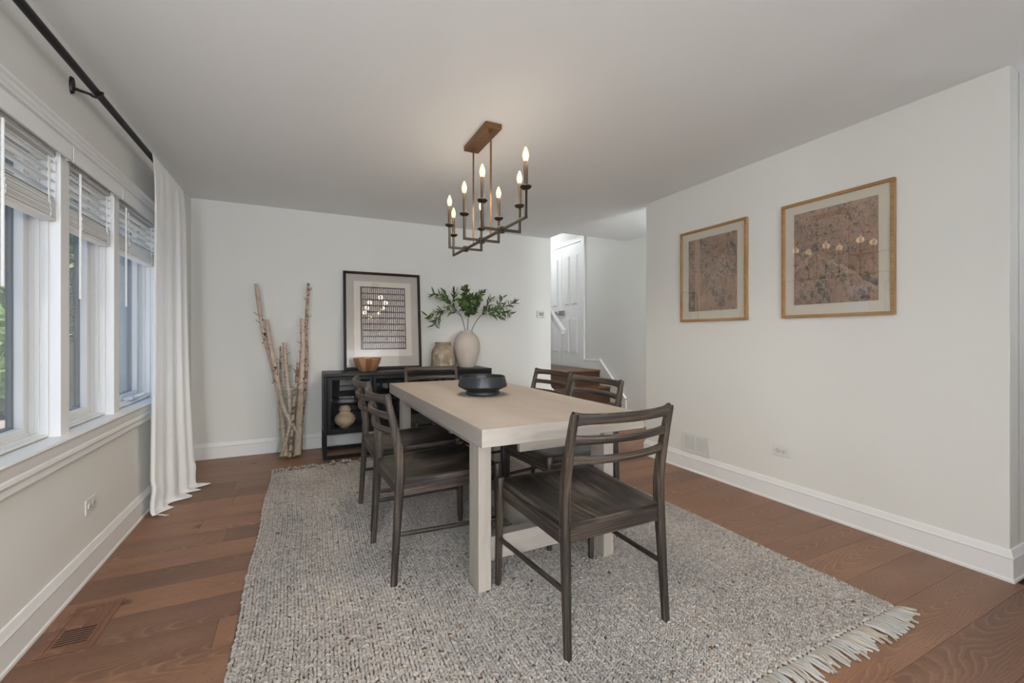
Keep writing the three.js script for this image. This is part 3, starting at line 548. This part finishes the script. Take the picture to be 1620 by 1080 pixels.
const artRight = std({ roughness: 0.95, map: textile(231, (u, v) => {
  const wob = (fbm(u * 14, v * 14, 247, 0, 0, 3) - 0.5) * 0.09, d = Math.abs(u - 0.28) * 0.6 + v + wob;
  const rose = Math.hypot((u - 0.22) * 1.2, v - 0.82) + wob * 0.5, gone = fbm(u * 5, v * 5, 251, 0, 0, 2);
  if (Math.abs(d - 0.545) < 0.018) return -0.5 * (0.4 + gone);
  if (d > 0.563 && d < 0.62 && gone > 0.4) return 0.75;
  if (rose < 0.13 && gone > 0.3) return Math.sin(rose * 110 + wob * 60) > 0 ? 0.6 : 0.05;
  const lat = Math.sin(u * 46 + wob * 80) * Math.sin(v * 40 - wob * 60);
  if (d < 0.5 && v < 0.55) return lat > 0.05 ? 0.85 * (0.5 + gone) : 0.12;
  if (u > 0.6) return lat > 0.45 && gone > 0.42 ? 0.65 : 0.02;
  return fbm(u * 16, v * 18, 240, 0, 0, 2) > 0.57 ? 0.6 : 0.02;
}) });
picture('framed_textile', 'worn brown textile with patterned left border in oak frame, farther along the right wall', [WR - 0.001, 1.27, -2.43], -Math.PI / 2, 0, 0.625, 0.765, 0.019, 0.026, M.oakFrame, matCream, artLeft, 0.455, 0.60, 0.085, 0.018);
picture('framed_textile', 'faded brown textile with grey motifs in the larger-looking oak frame on the right wall', [WR - 0.001, 1.27, -1.543], -Math.PI / 2, 0, 0.63, 0.765, 0.019, 0.026, M.oakFrame, matCream, artRight, 0.47, 0.605, 0.085, 0.018);
{ // block print: ten rows of pale upright bars on dark ink
  const print = texture(640, 880, (u, v) => {
    const paper = [214, 205, 196], mx = 0.055, my = 0.045, U = (u - 0.13) / 0.76, Vv = (v - 0.1) / 0.82;
    if (U < -0.03 || U > 1.01 || Vv < -0.012 || Vv > 1.012) return paper;
    const wob = (fbm(u * 30, v * 30, 301, 0, 0, 3) - 0.5), ink = mix([60, 52, 56], [98, 87, 92], fbm(u * 50, v * 60, 305, 0, 0, 3) * 1.2 - 0.1);
    const row = Math.floor(Vv * 10), fy = Vv * 10 - row, cols = 22, cx = U * cols + hash(row, 1, 9) * 0.4 + wob * 0.18, col = Math.floor(cx), fx = cx - col, jit = hash(col, row, 8);
    if (row < 0 || row > 9 || U < 0.015 || U > 0.995) return ink;
    return fy > 0.08 + jit * 0.05 && fy < 0.93 - jit * 0.06 + wob * 0.1 && fx > 0.3 && fx < 0.84 + jit * 0.1 ? mix(paper, ink, Math.max(0, wob - 0.18) * 3) : ink;
  });
  const p = picture('leaning_print', 'large black-framed print of pale upright bars leaning on the wall above the sideboard', [0.778, SH + 0.0005, -4.722], 0, -0.105, 0.80, 1.035, 0.026, 0.03, M.blackFrame, matGrey, std({ map: print, roughness: 0.9 }), 0.595, 0.80, 0.135, 0.02);
}

// ================================================================ birch branches in the tall glass cylinder
{
  const GX = -0.112, GZ = -4.612, gv = thing('glass_vase', 'tall clear glass cylinder on the floor left of the sideboard', 'vase', [GX, 0, GZ]);
  obj('glass_body', lathe([[0, 0], [0.108, 0], [0.114, 0.006], [0.115, 0.02], [0.115, 0.652], [0.113, 0.655], [0.1115, 0.652], [0.1115, 0.022], [0.105, 0.016], [0, 0.016]], 64), M.clearGlass, gv);
  obj('rim', new THREE.TorusGeometry(0.113, 0.0026, 10, 64).rotateX(Math.PI / 2).translate(0, 0.653, 0), phy({ color: 0xffffff, transmission: 0.6, thickness: 0.003, roughness: 0.15 }), gv);
  const bark = (d) => texture(256, 256, (u, v) => {
    let c = mix([176, 156, 140], [208, 192, 178], fbm(u * 6, v * 6, 400 + d, 6, 6, 4));
    const sc = fbm(u * 5, v * 60, 410 + d, 5, 60, 2); if (sc > 0.74) c = mix(c, [84, 64, 54], Math.min(0.8, (sc - 0.74) * 5));
    const eye = fbm(u * 9, v * 14, 420 + d, 9, 14, 2); if (eye > 0.74) c = mix(c, [44, 34, 30], Math.min(1, (eye - 0.74) * 9));
    if (d) c = mix(c, [112, 76, 52], Math.min(1, Math.max(0, fbm(u * 3, v * 12, 430, 3, 12, 3) * 2.4 - 0.85)));
    return c;
  });
  const barkM = [0, 1].map((d) => { const t = bark(d); return std({ map: t, roughness: 0.9, bumpMap: t, bumpScale: 0.002 }); });
  const twigM = std({ color: new THREE.Color().setRGB(0.075, 0.06, 0.05), roughness: 0.9 });
  const stick = (label, pts, r0, r1, kind = 0, twigs = 4) => {
    const o = thing('birch_branch', label, 'branch', [GX, 0, GZ], 0, 'birch branches in the tall glass cylinder');
    const c = new THREE.CatmullRomCurve3(pts.map((p) => V(p[0] - GX, p[1], p[2] - GZ))), n = 22, rings = [], len = c.getLength();
    for (let i = 0; i <= n; i++) { const t = i / n, r = (r0 + (r1 - r0) * t) * (1 + (rnd() - 0.5) * 0.16), p = c.getPointAt(t); rings.push(Array.from({ length: 10 }, (_, k) => { const a = k / 10 * 6.2832, q = r * (1 + (rnd() - 0.5) * 0.1); return V(p.x + Math.cos(a) * q, p.y, p.z + Math.sin(a) * q); })); }
    const g = loft(rings, 1.0), ps = g.attributes.position, uv = new Float32Array(ps.count * 2);
    for (let i = 0; i < ps.count; i++) { uv[i * 2] = (ps.getX(i) + ps.getZ(i) * 0.7) / 0.12; uv[i * 2 + 1] = ps.getY(i) / 0.3 + r0 * 40; }
    g.setAttribute('uv', new THREE.BufferAttribute(uv, 2)); obj('stick', g, barkM[kind], o);
    const tw = [];
    for (let i = 0; i < twigs; i++) { const t = rr(0.45, 0.98), p = c.getPointAt(t), a = rr(0, 6.28), r = r0 + (r1 - r0) * t, l = rr(0.015, 0.045); tw.push(rod([p.x + Math.cos(a) * r * 0.7, p.y, p.z + Math.sin(a) * r * 0.7], [p.x + Math.cos(a) * (r + l), p.y + l * 0.8, p.z + Math.sin(a) * (r + l)], 0.0035, 6, 0.0018)); tw.push(new THREE.SphereGeometry(0.006, 6, 5).translate(p.x + Math.cos(a + 2) * r, p.y - 0.05, p.z + Math.sin(a + 2) * r)); }
    if (tw.length) obj('twig', tw, twigM, o);
  };
  const z = GZ;
  stick('tallest pale birch branch leaning left out of the glass cylinder', [[-0.13, 0.03, z - 0.02], [-0.19, 0.45, z - 0.03], [-0.245, 0.8, z - 0.03], [-0.295, 1.023, z - 0.02], [-0.341, 1.249, z], [-0.363, 1.43, z + 0.01], [-0.388, 1.63, z]], 0.022, 0.0165, 0, 6);
  stick('thick pale birch branch crossing the glass cylinder from upper left to lower right', [[-0.05, 0.25, z + 0.07], [-0.157, 0.46, z + 0.05], [-0.205, 0.70, z + 0.04], [-0.242, 0.9, z + 0.03], [-0.276, 1.11, z + 0.02], [-0.303, 1.302, z + 0.02]], 0.023, 0.017, 0, 6);
  stick('thin brown birch twig standing upright in the middle of the glass cylinder', [[-0.15, 0.05, z - 0.05], [-0.19, 0.5, z - 0.06], [-0.192, 0.8, z - 0.05], [-0.192, 1.05, z - 0.05]], 0.011, 0.008, 1, 5);
  stick('middle-height pale birch branch with a blunt top in the glass cylinder', [[-0.10, 0.04, z - 0.0], [-0.105, 0.4, z - 0.01], [-0.137, 0.755, z - 0.01], [-0.15, 0.959, z - 0.01], [-0.157, 1.085, z - 0.01]], 0.024, 0.017, 0, 5);
  stick('thick pale birch branch rising along the right side of the glass cylinder', [[-0.045, 0.03, z + 0.05], [-0.03, 0.4, z + 0.035], [-0.01, 0.75, z + 0.02], [0.002, 1.073, z], [-0.002, 1.318, z]], 0.033, 0.021, 0, 6);
  stick('tallest slim birch branch with brown bark on the right of the glass cylinder', [[-0.03, 0.04, z - 0.06], [0.0, 0.45, z - 0.05], [0.025, 0.75, z - 0.04], [0.035, 0.937, z - 0.03], [0.027, 1.163, z - 0.02], [0.035, 1.343, z - 0.02], [0.05, 1.662, z - 0.02]], 0.019, 0.0125, 1, 7);
  stick('slender brown birch branch leaning right, lowest of those on the right side', [[-0.09, 0.28, z + 0.07], [-0.08, 0.45, z + 0.06], [-0.058, 0.68, z + 0.05], [-0.04, 0.9, z + 0.05]], 0.017, 0.012, 1, 4);
  stick('short pale birch stick leaning at the left inside the glass cylinder', [[-0.14, 0.03, z + 0.04], [-0.17, 0.3, z + 0.02], [-0.185, 0.58, z]], 0.025, 0.021, 0, 1);
  stick('short birch stick crossing low at the front of the glass cylinder', [[-0.18, 0.03, z + 0.06], [-0.14, 0.18, z + 0.075], [-0.10, 0.36, z + 0.07]], 0.016, 0.013, 0, 1);
  stick('short reddish birch stick standing low in the centre of the glass cylinder', [[-0.11, 0.025, z + 0.08], [-0.10, 0.14, z + 0.075], [-0.09, 0.27, z + 0.06]], 0.015, 0.012, 1, 1);
  stick('short dark birch stick standing at the right inside the glass cylinder', [[-0.03, 0.03, z - 0.02], [-0.03, 0.2, z - 0.03], [-0.025, 0.36, z - 0.04]], 0.014, 0.012, 1, 2);
  const chips = tag(obj('wood_chips', Array.from({ length: 60 }, () => { const a = rr(0, 6.28), r = Math.sqrt(rnd()) * 0.092; return box(-0.008, -0.003, -0.004, 0.008, 0.003, 0.004).rotateX(rr(-0.6, 0.6)).rotateY(a * 3).translate(GX + Math.cos(a) * r, 0.021 + rnd() * 0.012, GZ + Math.sin(a) * r); }), std({ color: new THREE.Color().setRGB(0.40, 0.25, 0.17), roughness: 0.9 })), 'loose brown wood chips on the bottom of the glass cylinder', 'wood chips');
  chips.userData.kind = 'stuff';
}

// ================================================================ window dressing
bays.forEach(([za, zb], i) => {
  const where = ['window nearest the viewer', 'middle window of the row', 'window beside the white curtain', 'window behind the viewer'][i];
  if (i === 3) return;
  const b = thing('window_blind', `white slatted blind half raised in the ${where}`, 'blind', [-0.955, 0, (za + zb) / 2], 0, 'white blinds in the row of windows'), h = (zb - za) / 2 - 0.014;
  obj('head_rail', box(-0.022, 1.898, -h, 0.022, 1.924, h, 0.003), M.blind, b);
  const VZ = (zb - za) / 2 + 0.034;
  obj('valance', [box(0.048, 1.904, -VZ, 0.060, 1.968, VZ, 0.003), box(0.034, 1.906, VZ - 0.008, 0.0612, 1.970, VZ, 0.002)], M.blind, b);
  const slat = new THREE.BoxGeometry(0.046, 0.0036, 2 * h), stacked = new THREE.BoxGeometry(0.046, 0.0052, 2 * h);
  const ys = [1.878, 1.838, 1.798, 1.758, 1.728, ...Array.from({ length: 11 }, (_, k) => 1.714 - k * 0.0066)];
  ys.forEach((y, k) => { const s = obj('slat', k < 5 ? slat : stacked, M.blind, b); s.position.set(rr(-0.0015, 0.0015), y, 0); s.rotation.z = k < 4 ? -0.22 : k < 5 ? -0.08 : rr(-0.02, 0.02); });
  obj('bottom_rail', box(-0.024, 1.628, -h, 0.024, 1.643, h, 0.003), M.blind, b);
  for (const t of [-h * 0.72, h * 0.55]) obj('lift_cord', [rod([0.03, 1.88, t - 0.006], [0.03, 1.70, t - 0.003], 0.0016, 6), rod([0.03, 1.88, t + 0.006], [0.03, 1.69, t + 0.003], 0.0016, 6), tube([[0.032, 1.70, t], [0.038, 1.685, t + 0.01], [0.03, 1.675, t - 0.01], [0.04, 1.665, t + 0.008], [0.032, 1.655, t - 0.008], [0.038, 1.645, t + 0.006], [0.032, 1.635, t]], 0.0022, 40, 6)], M.blind, b);
  obj('tilt_wand', rod([0.031, 1.895, h - 0.10], [0.031, 1.32, h - 0.10], 0.005, 10), M.blind, b);
});
{
  const r = thing('curtain_rod', 'black metal curtain rod with a wall bracket above the windows', 'curtain rod');
  obj('rod', [rod([-0.84, 2.252, -0.9], [-0.84, 2.252, -4.04], 0.0155, 20), rod([-0.84, 2.252, -4.04], [-0.84, 2.252, -4.065], 0.019, 20)], M.black, r);
  obj('bracket', [new THREE.CylinderGeometry(0.016, 0.018, 0.01, 24).rotateZ(-Math.PI / 2).scale(1, 2.2, 1).translate(WL + 0.005, 2.262, -2.575), rod([WL, 2.252, -2.575], [-0.858, 2.236, -2.575], 0.007, 12, 0.0055), tube([[-0.86, 2.238, -2.575], [-0.852, 2.23, -2.575], [-0.838, 2.228, -2.575], [-0.822, 2.236, -2.575], [-0.819, 2.256, -2.575]], 0.006, 12, 8)], M.black, r);
  obj('bracket', [box(WL, 2.222, -4.053, WL + 0.008, 2.298, -4.027, 0.004), box(WL, 2.228, -4.048, -0.83, 2.24, -4.032, 0.003)], M.black, r);
}
{ // linen curtain: gathered folds, pin tucks above the hem, the hem lying on the floor
  const nu = 150, nv = 90, pos = [], idx = [], uv = [];
  const fold = (u) => Math.sin(u * Math.PI * 2 * 4.3 + 0.6 + 0.9 * Math.sin(u * 7)) * (0.7 + 0.3 * Math.sin(u * 19 + 1));
  for (let j = 0; j <= nv; j++) for (let i = 0; i <= nu; i++) {
    const u = i / nu, v = j / nv, hang = 0.94, wrap = 5;
    let y, x, z;
    const s = Math.min(1, Math.max(0, (j - wrap) / (hang * nv - wrap))), f = fold(u + s * 0.02 * Math.sin(u * 9)), tight = Math.exp(-s * 16);
    const zN = -3.30 - 0.13 * Math.pow(s, 1.2), zF = -4.055 + 0.03 * Math.sin(s * 3);
    z = zN + (zF - zN) * u + 0.006 * Math.sin(s * 6 + u * 30);
    if (j < wrap) { const a = Math.PI * (1 - j / wrap * 1.0); x = -0.84 + 0.0195 * Math.cos(a); y = 2.252 + 0.0195 * Math.sin(a) + 0.002 * Math.sin(u * 130); }
    else {
      x = -0.8205 - 0.065 * s * (1 - u) + (1 - tight) * (0.017 + 0.010 * s) * f + 0.0025 * tight * Math.sin(u * 130) + 0.06 * s * s * u + 0.012 * (1 - tight);
      y = 2.252 - 2.236 * s;
      for (const q of [0.075, 0.10, 0.125, 0.15]) { const d = (y - q - 0.05 + 0.03 * u) / 0.006; x += 0.008 * Math.exp(-d * d); }
      if (v > hang) { const p = (v - hang) / (1 - hang); x += p * (0.045 + 0.02 * f + 0.035 * vnoise(u * 13, 1, 77)); y = 0.016 - p * 0.010 + 0.007 * Math.max(0, Math.sin(u * 40 + p * 3)) * Math.sin(p * 3.1); z += p * 0.012 * Math.sin(u * 25); }
    }
    pos.push(x, y, z); uv.push(u * 1.4, v * 2.3);
  }
  for (let j = 0; j < nv; j++) for (let i = 0; i < nu; i++) { const a = j * (nu + 1) + i; idx.push(a, a + nu + 1, a + 1, a + 1, a + nu + 1, a + nu + 2); }
  const g = new THREE.BufferGeometry(); g.setAttribute('position', new THREE.Float32BufferAttribute(pos, 3)); g.setAttribute('uv', new THREE.Float32BufferAttribute(uv, 2)); g.setIndex(idx); g.computeVertexNormals();
  const weave = texture(256, 256, (u, v) => { const n = 128 + 60 * (fbm(u * 90, v * 8, 501, 90, 8, 2) - 0.5) + 60 * (fbm(u * 8, v * 90, 507, 8, 90, 2) - 0.5); return [n, n, n]; }, false);
  M.curtain.bumpMap = weave; M.curtain.bumpScale = 0.0015;
  tag(obj('curtain', g, M.curtain), 'long white linen curtain with its hem lying on the floor by the window', 'curtain');
}

// ================================================================ outlets, vents, thermostat
function outlet(label, pos, turn) {
  const o = thing('wall_outlet', label, 'outlet', pos, turn);
  obj('cover_plate', box(-0.06, -0.037, 0, 0.06, 0.037, 0.006, 0.003), M.plate, o);
  for (const s of [-1, 1]) {
    const r = obj('socket', new THREE.CylinderGeometry(0.019, 0.019, 0.004, 24).rotateX(Math.PI / 2).scale(1, 0.9, 1).translate(s * 0.0215, 0, 0.007), std({ color: new THREE.Color().setRGB(0.6, 0.595, 0.57), roughness: 0.4 }), o);
    obj('slot', [box(s * 0.02 - 0.005, 0.004, 0.0085, s * 0.02 + 0.003, 0.0055, 0.0095), box(s * 0.02 - 0.005, -0.0055, 0.0085, s * 0.02 + 0.003, -0.004, 0.0095)], M.dark, r);
  }
}
outlet('white electrical outlet low on the wall under the windows', [WL, 0.333, -2.768], Math.PI / 2);
outlet('white electrical outlet low on the right wall under the framed textiles', [WR, 0.352, -1.874], -Math.PI / 2);
{
  const v = thing('return_grille', 'white louvred air grille low on the right wall above the baseboard', 'vent', [WR, 0.152, -2.598], -Math.PI / 2);
  obj('grille_frame', [box(-0.146, 0, 0, 0.146, 0.026, 0.008, 0.002), box(-0.146, 0.142, 0, 0.146, 0.168, 0.008, 0.002), box(-0.146, 0.026, 0, -0.12, 0.142, 0.008, 0.002), box(0.12, 0.026, 0, 0.146, 0.142, 0.008, 0.002), box(-0.007, 0.026, 0, 0.007, 0.142, 0.008, 0.002)], M.plate, v);
  obj('back', box(-0.125, 0.02, 0, 0.125, 0.148, 0.001), M.dark, v);
  const lg = box(-0.0565, -0.0036, 0, 0.0565, 0.0036, 0.0012).rotateX(-0.6);
  for (const s of [-1, 1]) for (let k = 0; k < 13; k++) { const l = obj('louver', lg, M.plate, v); l.position.set(s * 0.0635, 0.031 + k * 0.0089, 0.004); }
}
{
  const f = thing('floor_register', 'flat wooden floor register with dark slots set flush in the planks by the left wall', 'vent', [-0.783, 0, -2.277]);
  const rw = std({ map: oak[2], color: new THREE.Color().setRGB(0.8, 0.72, 0.7), roughness: 0.5 });
  const g = (a, b, c, d, y) => boxUV(box(a, 0.0005, b, c, y, d, 0.0012), 2, 2.4, 0.3);
  obj('outer_rim', [g(-0.083, -0.165, 0.083, -0.14, 0.003), g(-0.083, 0.14, 0.083, 0.165, 0.003), g(-0.083, -0.14, -0.062, 0.14, 0.003), g(0.062, -0.14, 0.083, 0.14, 0.003)].map((q) => q), rw, f);
  obj('inner_panel', [g(-0.06, -0.138, -0.049, 0.138, 0.002), g(0.049, -0.138, 0.06, 0.138, 0.002), g(-0.049, 0.122, 0.049, 0.138, 0.002), g(-0.049, -0.138, 0.049, 0.012, 0.0016)], rw, f);
  obj('slot_floor', box(-0.049, 0.0003, 0.012, 0.049, 0.0009, 0.122), M.dark, f);
  for (let k = 0; k < 7; k++) { const s = obj('slat', boxUV(box(-0.049, 0.0006, -0.0042, 0.049, 0.0014, 0.0042), 0, 2.4, 0.3), rw, f); s.position.z = 0.0245 + k * 0.0155; }
}
{
  const t = thing('thermostat', 'small grey thermostat on the back wall beside the stairs', 'thermostat', [2.768, 1.43, WB], 0);
  obj('housing', box(-0.057, -0.043, 0, 0.057, 0.043, 0.02, 0.006), M.plate, t);
  obj('screen', box(-0.036, -0.024, 0.019, 0.036, 0.026, 0.0215, 0.001), std({ color: new THREE.Color().setRGB(0.3, 0.3, 0.28), roughness: 0.25 }), t);
}
// ================================================================ added fill lamps, all out of view
function globe(label, x, y, z, I, top, r = 0.2) {  // added fill lamp, drawn as a hanging glowing globe
  const p = thing('fill_globe', label, 'light', [x, y, z]);
  obj('fill_glow_globe', new THREE.SphereGeometry(r, 32, 20), M.globe, p);
  obj('fill_cord', rod([0, r - 0.005, 0], [0, top - y, 0], 0.004, 8), M.black, p);
  obj('fill_ceiling_rose', new THREE.CylinderGeometry(0.05, 0.05, 0.02, 24).translate(0, top - y - 0.01, 0), M.black, p);
  const l = new THREE.PointLight(FILL_COLOR, I, 0, 2); l.castShadow = true; l.shadow.radius = r * 50; p.add(l);
}
function fillFloorLamp(label, x, y, z, I, r) {  // added fill lamp on a stand, standing in for window light
  const p = thing('fill_floor_lamp', label, 'lamp', [x, 0, z]);
  obj('base', lathe([[0, 0], [0.14, 0], [0.14, 0.012], [0.02, 0.03], [0, 0.03]], 32), M.black, p);
  obj('pole', rod([0, 0.02, 0], [0, y - r + 0.01, 0], 0.012), M.black, p);
  obj('fill_lamp_globe', new THREE.SphereGeometry(r, 32, 20).translate(0, y, 0), M.globe, p);
  const l = new THREE.PointLight(FILL_COLOR, I, 0, 2); l.position.y = y; l.castShadow = true; l.shadow.radius = r * 50; p.add(l);
}
fillFloorLamp('added fill lamp on a floor stand behind the viewer, window side', -0.62, 1.40, 0.80, FILL_WINDOW_SIDE, 0.2);
globe('added white globe fill lamp behind the viewer, window side', -0.2, 1.75, 4.4, FILL_GLOBE, CH);
globe('added white globe fill lamp behind the viewer, inner side', 1.3, 1.75, 4.4, FILL_GLOBE, CH);
globe('small added globe fill lamp out of view in the passage to the right', 3.7, 1.7, -0.2, FILL_PASSAGE, CH, 0.15);
globe('added white globe fill lamp out of view in the hall behind the right wall', 3.5, 1.9, -1.7, FILL_HALL, CH, 0.12);
globe('added white globe fill lamp out of view high over the stairs', 3.25, 3.1, -7.15, FILL_STAIR, 4.6, 0.15);

// ================================================================ garden outside
{
  const ground = struct('lawn', box(-30, -0.7, -35, OUT - 0.02, -0.5, 12), std({ color: new THREE.Color().setRGB(0.06, 0.09, 0.03), roughness: 1 }));
  const deck = structGroup('terrace');
  const dm = [0.95, 0.85, 1.05].map((k) => std({ color: new THREE.Color().setRGB(0.42 * k, 0.36 * k, 0.31 * k), roughness: 0.8 }));
  for (let i = 0; i < 30; i++) obj('deck_board', box(-5.6 + i * 0.145, -0.3, -10.2, -5.6 + i * 0.145 + 0.139, -0.26, -5.4, 0.002), dm[i % 3], deck);
  obj('deck_frame', box(-5.6, -0.52, -10.2, -1.3, -0.3, -5.4), dm[1], deck);
  struct('bounce_patio', box(-6.5, -0.52, -5.4, OUT - 0.02, -0.42, 3), std({ color: new THREE.Color().setRGB(0.58, 0.55, 0.51), roughness: 0.9 }));  // unseen pale slab, added to bounce sunlight up through the windows
  struct('wall_exterior', box(-1.70, -0.6, -6.2, OUT - 0.01, 3.2, -5.2), std({ color: new THREE.Color().setRGB(0.045, 0.075, 0.11), roughness: 0.7 }));
  const fence = thing('garden_fence', 'dark board fence seen through the windows behind the deck', 'fence', [-9, -0.5, -12.2]);
  const fm = std({ color: new THREE.Color().setRGB(0.05, 0.06, 0.058), roughness: 0.8 }), fb = box(-0.07, 0, -0.012, 0.07, 1.5, 0.012);
  for (let i = 0; i < 52; i++) { const p = obj('fence_board', fb, fm, fence); p.position.x = i * 0.146; }
  for (let i = 0; i < 4; i++) obj('fence_post', box(-0.05, 0, -0.05, 0.05, 1.6, 0.05).translate(0.5 + i * 2.1, 0, -0.07), fm, fence);
  const lm = phy({ color: 0xffffff, roughness: 0.6, side: THREE.DoubleSide, transmission: 0.3, thickness: 0 }), tmat = std({ color: new THREE.Color().setRGB(0.06, 0.045, 0.035), roughness: 1 });
  const lg = new THREE.BufferGeometry(); lg.setAttribute('position', new THREE.Float32BufferAttribute([0, 0, 0, -0.03, 0.01, 0.05, 0, 0, 0.11, 0.03, 0.01, 0.05], 3)); lg.setIndex([0, 1, 2, 0, 2, 3]); lg.computeVertexNormals();
  const tree = (label, x, z, h, r, n, name = 'garden_tree') => {
    const t = thing(name, label, 'tree', [x, -0.5, z]);
    obj('trunk', [loft([0, 0.5, 1].map((k) => ring(V(0.1 * k, h * 0.7 * k, 0), V(0.12 - 0.06 * k, 0, 0), V(0, 0, 0.12 - 0.06 * k), 2, 10))), ...Array.from({ length: 7 }, (_, k) => rod([0.06, h * (0.3 + k * 0.055), 0], [Math.cos(k * 2.4) * r * 0.75, h * (0.45 + k * 0.07), Math.sin(k * 2.4) * r * 0.75], 0.035, 6, 0.012))], tmat, t);
    const im = new THREE.InstancedMesh(lg, lm, n), m = new THREE.Matrix4(), q = new THREE.Quaternion(), c = new THREE.Color();
    const cl = Array.from({ length: 26 }, () => { const a = rr(0, 6.28), e = rr(-0.9, 1), k = Math.sqrt(1 - e * e) * rr(0.5, 1); return [Math.cos(a) * k * r, h * 0.62 + e * h * 0.36, Math.sin(a) * k * r, rr(0.25, 0.5) * r]; });
    for (let i = 0; i < n; i++) {
      const [cx, cy, cz, cr] = cl[i % 26], a = rr(0, 6.28), e = rr(-1, 1), k = cr * Math.cbrt(rnd());
      q.setFromEuler(new THREE.Euler(rr(0, 6.28), rr(0, 6.28), rr(0, 6.28)));
      const s = rr(1.2, 2.2); m.compose(V(cx + Math.cos(a) * Math.sqrt(1 - e * e) * k, Math.max(0.1, cy + e * k), cz + Math.sin(a) * Math.sqrt(1 - e * e) * k), q, V(s, s, s)); im.setMatrixAt(i, m);
      const g = rr(0.7, 1.3); im.setColorAt(i, c.setRGB(0.22 * g, 0.36 * g, 0.10 * g));
    }
    im.name = 'foliage'; im.userData.kind = 'stuff'; im.castShadow = im.receiveShadow = true; t.add(im);
  };
  tree('leafy green garden tree seen through the nearest window', -7.0, -14.6, 5.6, 1.9, 12000);
  tree('tall green garden tree seen through the middle window', -4.6, -13.6, 6.2, 1.8, 12000);
  tree('broad green garden tree farther back between the other two', -6.4, -19.0, 6.2, 2.6, 14000);
  tree('low round green bush in front of the garden fence', -5.2, -11.2, 1.9, 0.8, 5000, 'garden_bush');
}
scene.traverse((o) => { delete o.userData.__n; });
renderer.render(scene, camera);
